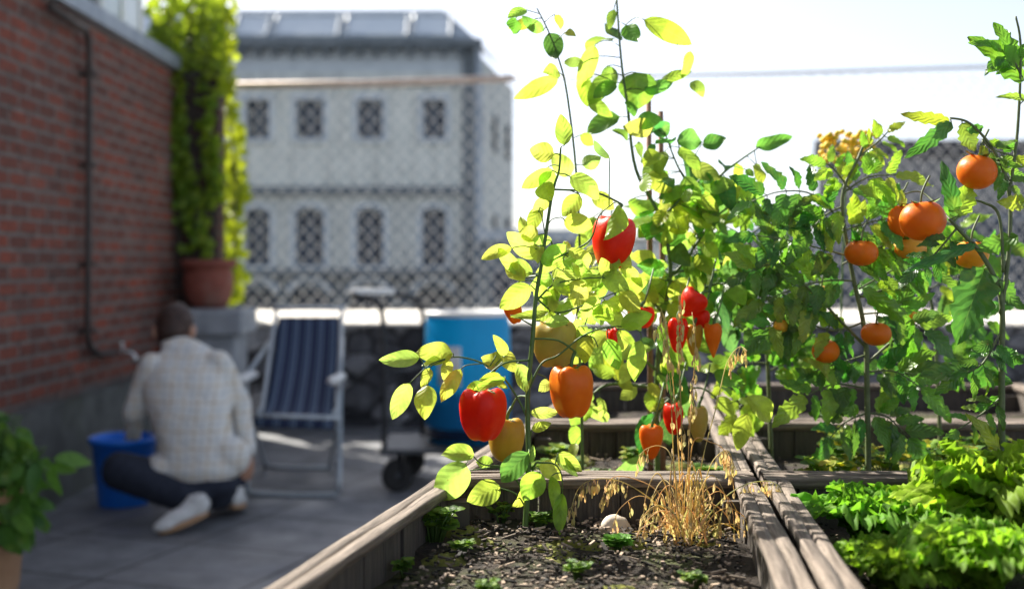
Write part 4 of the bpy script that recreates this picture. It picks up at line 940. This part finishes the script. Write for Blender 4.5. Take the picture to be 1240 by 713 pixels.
stalk([(834,660),(850,560),(868,490),(880,440),(895,420),(905,425)],seeds=22,f0=.6)
stalk([(822,660),(805,620),(780,598),(750,582),(720,580),(700,592),(690,622)],seeds=34,f0=.45)
stalk([(838,660),(865,615),(895,590),(925,582),(945,590),(950,612)],seeds=32,f0=.45)
stalk([(820,660),(800,600),(770,580),(742,578),(730,600)],seeds=18,f0=.6)
stalk([(838,660),(850,600),(862,560),(880,545),(888,560)],seeds=14,f0=.6)
stalk([(830,655),(815,560),(800,540),(780,545),(772,560)],seeds=10,f0=.7)
stalk([(832,650),(838,540),(860,535),(880,550),(890,600)],seeds=16,f0=.7)
stalk([(824,600),(820,520),(812,440),(800,400),(790,392)],seeds=14,f0=.5)
for _ in range(46):
    x=832+U(-30,30)*U(0,1); y0=660; dx=U(-70,70); h=U(25,125)*(1-abs(dx)/150)
    stalk([(x,y0),(x+dx*.25,y0-h*.75),(x+dx*.6,y0-h),(x+dx*.95,y0-h*.72),(x+dx*1.05,y0-h*.35)],D=1.84+U(-.07,.06),r=U(.0009,.0017),seeds=rnd.choice((0,0,3,5)),f0=.6)
for _ in range(30):
    x=832+U(-35,35); a=U(-1.2,1.2); L=U(15,60); B=P(x,660-U(0,20),1.84+U(-.06,.06)); leaf(sd_,B,B+V((math.sin(a),U(-.3,.3),math.cos(a))).normalized()*L/FPX*1.84,U(.003,.006),tint=straw(),seg=10,shape='blade',curl=U(-.35,.35),nx=2)
st.build('stalks',M['straw'],t); sd_.build('seed_heads',M['straw'],t)

# ================================================================ lettuce
def lettuce(px,D,size,h,label,bright=.5,nl=20):
    c=V(((px-CX)/FPX*D,D,SZ)); t=thing('lettuce',c,label,'lettuce','lettuce heads in the front right bed')
    m=MB()
    for L in range(nl):
        ring=(L+.5)/nl; a=L*2.399+U(-.3,.3); lean=.12+1.05*ring**.9; Ls=h*U(.9,1.12)*(1+.25*ring); n=22;w_=44; ph=U(0,90); pts=[];uvs=[]
        out=V((math.cos(a),math.sin(a),0)); side=V((-math.sin(a),math.cos(a),0)); up=V((0,0,1))
        g=U(0,1); tint=(.12+(.06+.14*g)*bright,.32+.12*g*bright,.025+.02*g)
        W=size*U(.55,.75); fq=max(1,h/.095)
        for i in range(n+1):
            tt=i/n; s_=tt*Ls; an=lean*(.25+.9*tt*tt+.2*tt)
            # centre line curls outward
            cx=out*(.012+math.sin(an*.75)*s_)+up*(math.cos(an*.75)*s_)
            nrm=(up*math.sin(an)-out*math.cos(an))
            half=W*(.10+.90*math.sin(min(1,tt*1.05)*1.45)**1.1)
            for j in range(w_+1):
                u=j/w_*2-1; ed=max(abs(u)**2.2,tt**4)
                lobe=1+.10*noise.noise(V((u*3+ph,ph,1)))+.07*noise.noise(V((u*10,ph,3)))
                p=c+cx*(1-.30*u*u*tt)*( .8+.2*lobe)+side*(u*half*lobe)
                p+=(-nrm)*(-half*.55*u*u)*(1-.5*ring)
                fr=(noise.noise(V((u*5.5*fq,tt*5*fq,ph)))*.018+noise.noise(V((u*13*fq,tt*11*fq,ph)))*.015+noise.noise(V((u*24*fq,tt*17*fq,ph)))*.0065)*(.25+.95*ed)*size/.10
                p+=nrm*fr+side*noise.noise(V((u*12,tt*12,ph+7)))*.006*ed+up*noise.noise(V((u*16,tt*9,ph+17)))*.005*ed
                pts.append(p); uvs.append((u*.5+.5,tt))
        m.grid(pts,n+1,w_+1,uvs,tint)
    m.build('leaves',M['lettuce'],t)
lettuce(1055,1.74,.085,.10,'dark ruffled lettuce head nearest the divider boards',.15)
lettuce(1128,1.70,.09,.095,'middle ruffled green lettuce head in front of the rear rim board',.3)
lettuce(1212,1.72,.10,.165,'tall bright yellow green lettuce head at the right picture edge',.9)
lettuce(1085,1.52,.085,.07,'low pale green lettuce head lowest in the picture',.8)
lettuce(1190,1.50,.10,.10,'low wide lettuce head in the lower right corner',.5)
lettuce(1160,1.87,.07,.07,'small shaded lettuce head half hidden behind the middle head',.2)
# ================================================================ bucket
q=V((P(150,0,5.8).x,5.8,0)); t=thing('bucket',q,'blue plastic bucket on the floor beside the crouching person','bucket')
b=MB(); lathe(b,q,[(0,.004),(.118,.0),(.122,.01),(.155,.31),(.168,.312),(.170,.335),(.160,.340),(.152,.33),(.116,.03),(0,.028)],40); b.build('bucket_body',M['bucket'],t)
b=MB(); b.tube([q+V((.165*math.cos(a),.165*math.sin(a)*.55-.06,.33+.10*math.sin(a)*.4)) for a in [math.pi*k/16 for k in range(17)]],.0025,6); b.build('handle',M['chrome'],t)
b=MB(); lathe(b,q,[(0,.24),(.143,.241)],32); b.build('water',M['water'],t)

# ================================================================ deck chair
t=thing('deck_chair',P(360,575,6.3),'folding deck chair with navy striped canvas and pale tube frame by the parapet','chair')
t.location.z=0
def Q(px,py,D): return P(px,py,D)
fr=lambda pts,name,r=.0125,mat='alu': (lambda m:(m.tube(pts,r,10),m.build(name,M[mat],t))[1])(MB())
TL=Q(334,380,6.75); TR=Q(414,380,6.72); BL=Q(318,492,6.15); BR=Q(408,494,6.1)
fr(catmull([BL+V((0,-.1,.0)),BL,TL,TL+V((.02,.01,.03)),TR+V((-.02,.01,.03)),TR,BR,BR+V((0,-.1,0))],3),'back_frame')
b=MB(); n=10;m_=8;pts=[];uvs=[]
A0=Q(337,384,6.74);A1=Q(411,384,6.71);B0=Q(320,490,6.20);B1=Q(405,492,6.16);F0=Q(304,503,5.88);F1=Q(405,506,5.84)
for i in range(n+1):
    f=i/n
    for j in range(m_+1):
        u=j/m_; top=A0.lerp(A1,u); bot=B0.lerp(B1,u); q=top.lerp(bot,f); q.y+=.05*math.sin(math.pi*f)*(.5+.5*math.sin(math.pi*u)); q.z-=.015*math.sin(math.pi*f); pts.append(q); uvs.append((u,f))
for i in range(1,7):
    f=i/6
    for j in range(m_+1):
        u=j/m_; q=B0.lerp(B1,u).lerp(F0.lerp(F1,u),f); q.z-=.03*math.sin(math.pi*f); pts.append(q); uvs.append((u,1+f))
for j in range(m_+1):
    u=j/m_; pts.append(F0.lerp(F1,u)+V((0,-.018,-.055))); uvs.append((u,2.1))
b.grid(pts,n+8,m_+1,uvs)
o=b.build('canvas',M['canvas'],t); sm=o.modifiers.new('s','SOLIDIFY'); sm.thickness=.004
fr([F0+V((-.02,0,0)),F1+V((.03,0,0))],'seat_bar')
for k in range(5):
    c=F0.lerp(F1,(k+.5)/5); m=MB(); m.tube([c+V((0,-.002,.012)),c+V((0,-.018,0)),c+V((0,-.002,-.014)),c+V((0,.016,0)),c+V((0,-.002,.012))],.006,8); m.build('canvas_loop',M['alu'],t)
# legs: right side loop and floor tube
GR_=V((P(408,0,5.95).x,5.95,.014)); GL_=V((P(300,0,5.98).x,5.98,.014)); KR=V((P(400,0,6.75).x,6.75,.014)); KL=V((P(320,0,6.78).x,6.78,.014))
fr(catmull([Q(412,455,6.25),GR_+V((.012,0,.12)),GR_+V((0,0,.02)),GR_+V((-.05,0,0)),GL_+V((.05,0,0)),GL_+V((0,0,.02)),GL_+V((-.005,0,.12)),Q(298,455,6.28)],4),'front_leg_frame',.014)
fr(catmull([F1+V((.01,0,0)),KR+V((0,0,.03)),KR+V((-.05,0,0)),KL+V((.05,0,0)),KL+V((0,0,.03)),F0],4),'rear_leg_frame',.012)
fr([Q(412,455,6.25),Q(414,410,6.55)],'side_strut'); fr([Q(298,455,6.28),Q(328,412,6.6)],'side_strut')
for (px,py,D) in ((408,459,6.1),(299,457,6.12)):
    m=MB(); c=P(px,py,D); pts=[c+V((0,-.16,0)),c+V((0,-.13,.004)),c,c+V((0,.16,.0)),c+V((0,.2,0))]
    m.tube(pts,[.012,.034,.032,.028,.01],12); 
    m.v=[V((v.x,v.y,c.z+(v.z-c.z)*.75)) for v in m.v]; m.build('armrest',M['white'],t)

# ================================================================ trolley and barrel
DT=6.3
tx0=P(470,0,DT).x; tx1=P(612,0,DT).x+.08
t=thing('platform_trolley',((tx0+tx1)/2,DT,0),'black platform trolley with a tall tube handle carrying the blue barrel','trolley')
b=MB(); b.box(tx0-.02,tx1,DT-.26,DT+.30,.205,.235); b.build('deck',M['deck'],t,smooth=False,bevel=.008)
b=MB(); hz=P(0,356,DT).z
b.tube(catmull([V((tx0,DT-.2,.22)),V((tx0,DT-.2,.6)),V((tx0-.01,DT-.2,hz-.10)),V((tx0-.06,DT-.2,hz-.03)),V((tx0-.16,DT-.19,hz)),V((tx0-.14,DT-.05,hz+.01)),V((tx0+.02,DT+.02,hz+.0)),V((tx0+.12,DT+.1,hz-.03)),V((tx0+.17,DT+.22,hz-.12)),V((tx0+.17,DT+.24,.6)),V((tx0+.17,DT+.24,.22))],5),.014,10); b.build('handle',M['black'],t)
b=MB(); b.tube([V((tx0-.165,DT-.19,hz+.012)),V((tx0-.14,DT-.05,hz+.016)),V((tx0+.03,DT+.02,hz+.012))],.019,10); b.build('grip',M['white'],t)
b=MB(); b.tube([V((tx0,DT-.2,.62)),V((tx0+.17,DT+.24,.62))],.010,8); b.build('cross_bar',M['black'],t)
for (x,y) in ((tx0+.07,DT-.2),(tx1-.09,DT-.2),(tx0+.1,DT+.24),(tx1-.09,DT+.24)):
    m=MB(); Rw=.088; pts=[]
    for (r,o) in ((.02,-.02),(.06,-.02),(Rw-.01,-.022),(Rw,-.012),(Rw,.012),(Rw-.01,.022),(.06,.02),(.02,.02)):
        for k in range(28): a=2*math.pi*k/28; pts.append(V((x+o,y+r*math.cos(a),Rw+.002+r*math.sin(a))))
    pts=[V((x+(p.y-y)*.85+(p.x-x)*.5,y+(p.y-y)*.5-(p.x-x)*.85,p.z)) for p in pts]
    m.grid(pts,8,28,None,closed_m=True); wo=m.build('wheel',M['rubber'],t)
    h=MB(); h.ell(V((x,y,Rw+.002)),(.025,.03,.022),8,12); h.build('hub',M['deck'],wo)
    f=MB(); f.box(x-.035,x-.028,y-.03,y+.03,.07,.204); f.box(x+.028,x+.035,y-.03,y+.03,.07,.204); f.build('fork',M['black'],t,smooth=False)
bc=V((P(566,0,DT).x,DT+.02,.2365)); HB=P(0,377,DT).z-.2365; RB=.235
t=thing('barrel',bc,'translucent blue plastic barrel with pale rim standing on the trolley','barrel')
b=MB(); lathe(b,bc,[(0,.0),(RB*.86,.0),(RB*.93,.02),(RB*.97,.06),(RB,.12),(RB,.20),(RB*1.015,.215),(RB*1.015,.235),(RB,.25),(RB,HB*.62),(RB*1.015,HB*.64),(RB*1.015,HB*.67),(RB,HB*.69),(RB*.985,HB*.9),(RB*.95,HB*.97)],56); b.build('drum',M['barrel'],t)
b=MB(); lathe(b,bc,[(RB*.96,HB*.965),(RB*1.0,HB*.965),(RB*1.02,HB*.985),(RB*1.0,HB*1.005),(RB*.93,HB*1.005),(RB*.9,HB*.985),(0,HB*.985)],56); b.build('lid',M['white'],t)
b=MB(); lathe(b,bc,[(0,HB*.4),(RB*.985,HB*.4),(RB*.985,.03),(0,.03)],48); b.build('water',M['water'],t)
pts=[];uvs=[]
for i in range(2):
    for k in range(9):
        a=R(-90)+R(-38)+R(32)*k/8; pts.append(bc+V(((RB*1.022)*math.cos(a),(RB*1.022)*math.sin(a),.53-(.53-.32)*i))); uvs.append((k/8,i))
b=MB(); b.grid(pts,2,9,uvs); o=b.build('paper_label',M['shoe'],t); s_=o.modifiers.new('s','SOLIDIFY'); s_.thickness=.002
# ================================================================ potted plant at the left edge
pc=V((P(-18,0,4.15).x,4.15,0)); t=thing('potted_plant',pc,'leafy green houseplant in a clay pot at the lower left edge','plant')
b=MB(); lathe(b,pc,[(0,.001),(.10,.001),(.115,.05),(.14,.36),(.155,.362),(.157,.41),(.142,.412),(.135,.37),(0,.36)],36); b.build('pot',M['woodpot'],t)
lf=MB(); st=MB()
for k in range(30):
    a=U(0,6.28); tp=P(U(-40,62),U(500,625),4.15+U(-.12,.12)); q=catmull([pc+V((U(-.04,.04),U(-.04,.04),.36)),pc.lerp(tp,.6)+V((0,0,.12)),tp],4); st.tube(q,.003,5)
    for _ in range(11):
        c=q[rnd.randrange(3,len(q))]; d=V((U(-1,1),U(-1,.6),U(-1.3,.4))).normalized(); s=U(.08,.14); pb=c+d*.05; st.tube([c,pb],.0015,4)
        g=U(0,1); leaf(lf,pb,pb+(d+V((.15,0,-.4))).normalized()*s,s*U(.36,.5),tint=(.07+.10*g,.19+.16*g,.04+.03*g),seg=8,nx=4,curl=U(0,.15))
lf.build('foliage',M['houseplant'],t); st.build('stems',M['stem'],t)

# ================================================================ crouching person
t=thing('person',V((P(235,0,5.4).x,5.4,0)),'person crouching with back turned in a pale checked shirt dark jeans and white shoes','person')
def capsule(mb,a,b_,r0,r1,n=6,flat=1.0,axis=None):
    a=V(a);b_=V(b_); 
    mb.tube([a.lerp(b_,k/n) for k in range(n+1)],[r0+(r1-r0)*k/n for k in range(n+1)],18)
    mb.ell(a,(r0,r0,r0),10,14); mb.ell(b_,(r1,r1,r1),10,14)
hip=P(240,583,5.45); waist=P(238,545,5.47); chest=P(230,490,5.56); uch=P(224,445,5.66); neck=P(214,418,5.74); head=P(212,398,5.82)
lsh=P(176,444,5.62); lel=P(162,500,5.60); lwr=P(161,540,5.72)
rsh=P(272,440,5.62); rel=P(292,490,5.68); rwr=P(301,550,5.56)
lhip=P(218,590,5.44); lkn=P(146,570,5.36); lan=P(238,612,5.30)
rhip=P(262,592,5.46); rkn=P(282,560,5.92); ran=P(284,612,5.56)
lan.z=.085; ran.z=.10
def torso(mb,sc=1.0):
    secs=[(P(240,584,5.44),.160,.12),(P(241,568,5.44),.175,.125),(waist,.165,.12),(P(234,515,5.51),.175,.12),(chest,.19,.125),(P(227,465,5.61),.20,.115),(uch,.185,.10),(P(220,430,5.70),.12,.075),(neck,.065,.062)]
    pts=[];n=28; q=secs
    for i,(c,rx,ry) in enumerate(q):
        d=(q[min(i+1,len(q)-1)][0]-q[max(i-1,0)][0]).normalized(); s=V((1,0,-.05)); s=(s-d*s.dot(d)).normalized(); f=s.cross(d)
        for k in range(n):
            a=2*math.pi*k/n; ca=math.cos(a);sa=math.sin(a); ex=.85
            pts.append(c+s*(math.copysign(abs(ca)**ex,ca)*rx*sc)+f*(math.copysign(abs(sa)**ex,sa)*ry*sc))
    b0=mb.grid(pts,len(q),n,None,closed_m=True); mb.f.append(tuple(b0+k for k in range(n))[::-1]); mb.f.append(tuple(b0+(len(q)-1)*n+k for k in range(n)))
def hand(mb,wr,d,palmn,s=.17):
    d=V(d).normalized(); pn=V(palmn).normalized(); sd=d.cross(pn).normalized()
    pc_=wr+d*s*.28; Mx=Matrix((sd,d,pn)).transposed(); mb.ell(pc_,(s*.235,s*.30,s*.085),8,14,M=Mx)
    for k,(o,L) in enumerate(((-.17,.36),(-.06,.43),(.055,.40),(.16,.31))):
        b0=wr+d*s*.50+sd*o*s; c1=b0+(d+pn*.35)*L*s*.5; c2=c1+(d*.7+pn*.8)*L*s*.35; c3=c2+(d*.3+pn)*L*s*.2
        mb.tube([b0-d*s*.1,b0,c1,c2,c3],[.0095,.0095,.0085,.0075,.006],8)
    tb=wr+d*s*.15-sd*s*.2; mb.tube([tb,tb+(-sd*.8+d*.6)*s*.22,tb+(-sd*.7+d*1.3+pn*.5)*s*.3],[.012,.010,.008],8)
b=MB(); torso(b,.82)
for (a,c,r0,r1) in ((lsh+V((.03,0,0)),lel,.042,.036),(lel,lwr,.034,.025),(rsh+V((-.03,0,0)),rel,.042,.036),(rel,rwr,.034,.025),(lhip,lkn,.080,.055),(lkn,lan,.052,.036),(rhip,rkn,.080,.055),(rkn,ran,.052,.036)): capsule(b,a,c,r0,r1)
capsule(b,neck-V((0,.03,.05)),head-V((0,0,.03)),.055,.052)
Hm=Matrix.Rotation(R(38),3,'X')@Matrix.Rotation(R(12),3,'Z')  # bowed forward and down
hc=head
def hp(x,y_,z): return hc+Hm.transposed()@V((x,y_,z)) if False else hc+(Matrix.Rotation(R(-35),3,'X')@V((x,y_,z)))
HM=Matrix.Rotation(R(-35),3,'X')
b.ell(hp(0,0,0.005),(.082,.100,.108),16,22,M=HM); b.ell(hp(0,.035,-.055),(.055,.062,.062),12,16,M=HM)
for s_ in (-1,1): b.ell(hp(s_*.094,-.01,-.022),(.018,.024,.038),8,10,M=HM); 
b.ell(hp(0,.105,-.02),(.012,.018,.022),8,10,M=HM); b.tube([hp(-.022,.098,-.058),hp(0,.104,-.060),hp(.022,.098,-.058)],.006,6)
hand(b,lwr,V((.15,.35,-1)),V((.3,1,.2))); hand(b,rwr,V((-.05,-.1,-1)),V((-.6,.5,0)))
body=b.build('body',M['skin'],t); fuse(body,.0075,3)
e=MB()
for s_ in (-1,1): e.ell(hp(s_*.030,.090,.012),(.012,.010,.009),8,10,M=HM)
e.build('eyes',M['shoe'],t)
# shirt
b=MB(); torso(b,1.04)
capsule(b,lsh+V((.03,0,.0)),lel,.066,.053); capsule(b,lel,lwr+V((0,0,.02)),.051,.038); capsule(b,rsh+V((-.03,0,0)),rel,.066,.053); capsule(b,rel,rwr+V((0,0,.03)),.051,.038)
b.ell(P(240,568,5.42),(.19,.12,.07),10,20); b.ell(P(278,552,5.45),(.10,.09,.10),10,16); b.ell(P(200,566,5.42),(.11,.10,.07),10,16)
b.tube([neck+V((-.06,-.02,.0)),neck+V((-.03,-.055,.012)),neck+V((.03,-.055,.012)),neck+V((.06,-.02,0))],.020,8)
b.v=[v+V((noise.noise(v*9),noise.noise(v*9+V((5,5,5))),noise.noise(v*9+V((9,1,3)))))*.007 for v in b.v]
sh=b.build('shirt',M['shirt'],t); fuse(sh,.010,5)
b=MB()
capsule(b,lhip,lkn,.112,.088); capsule(b,lkn,lan+V((0,0,.02)),.086,.060); capsule(b,rhip,rkn,.098,.075); capsule(b,rkn+V((0,-.2,0)),ran+V((0,0,.05)),.080,.062)
b.ell(P(247,586,5.43),(.165,.125,.078),12,20)
b.v=[v+V((noise.noise(v*14),noise.noise(v*14+V((5,5,5))),noise.noise(v*14+V((9,1,3)))))*.007 for v in b.v]
j=b.build('jeans',M['jeans'],t); fuse(j,.010,4)
# hair
b=MB(); b.ell(hp(0,-.018,.018),(.092,.104,.112),20,28,M=HM); b.ell(hp(0,-.05,-.05),(.070,.058,.055),12,18,M=HM)
b.v=[v+V((noise.noise(v*60),noise.noise(v*60+V((5,5,5))),noise.noise(v*60+V((9,1,3)))))*.006 for v in b.v]
h=b.build('hair',M['hair'],t); fuse(h,.006,1)
# shoes
def shoe(toe,heel,label=None):
    d=(toe-heel); L=d.length; d.normalize(); up=V((0,0,1)); up=(up-d*up.dot(d)).normalized(); s=d.cross(up); Mx=Matrix((s,d,up)).transposed()
    m=MB(); m.ell(heel+d*L*.22+up*.045,(.042,.075,.050),12,18,M=Mx); m.ell(heel+d*L*.52+up*.035,(.046,.10,.036),12,18,M=Mx); m.ell(heel+d*L*.80+up*.024,(.047,.068,.028),12,18,M=Mx); m.tube([heel+d*L*.16+up*.05,heel+d*L*.14+up*.095],[.045,.044],16)
    o=m.build('shoe',M['shoe'],t); fuse(o,.007,2)
    sole=MB(); pts=[]
    for z in (-.008,.014):
        for k in range(28):
            a=2*math.pi*k/28; y_=math.cos(a); x=math.sin(a)*(.044+.006*y_); pts.append(heel+d*(L*.5+y_*L*.5)+s*x+up*z)
    b0=sole.grid(pts,2,28,None,closed_m=True); sole.f.append(tuple(b0+k for k in range(28))); sole.f.append(tuple(b0+28+k for k in range(28))[::-1]); sole.build('sole',M['gum'],o,smooth=False)
lt=V((P(192,0,5.12).x,5.12,.012)); lh=V((P(252,0,5.26).x,5.26,.075)); shoe(lt,lh)
rt=V((P(290,0,5.72).x,5.70,.012)); rh=V((P(286,0,5.5).x,5.46,.055)); shoe(rt,rh)
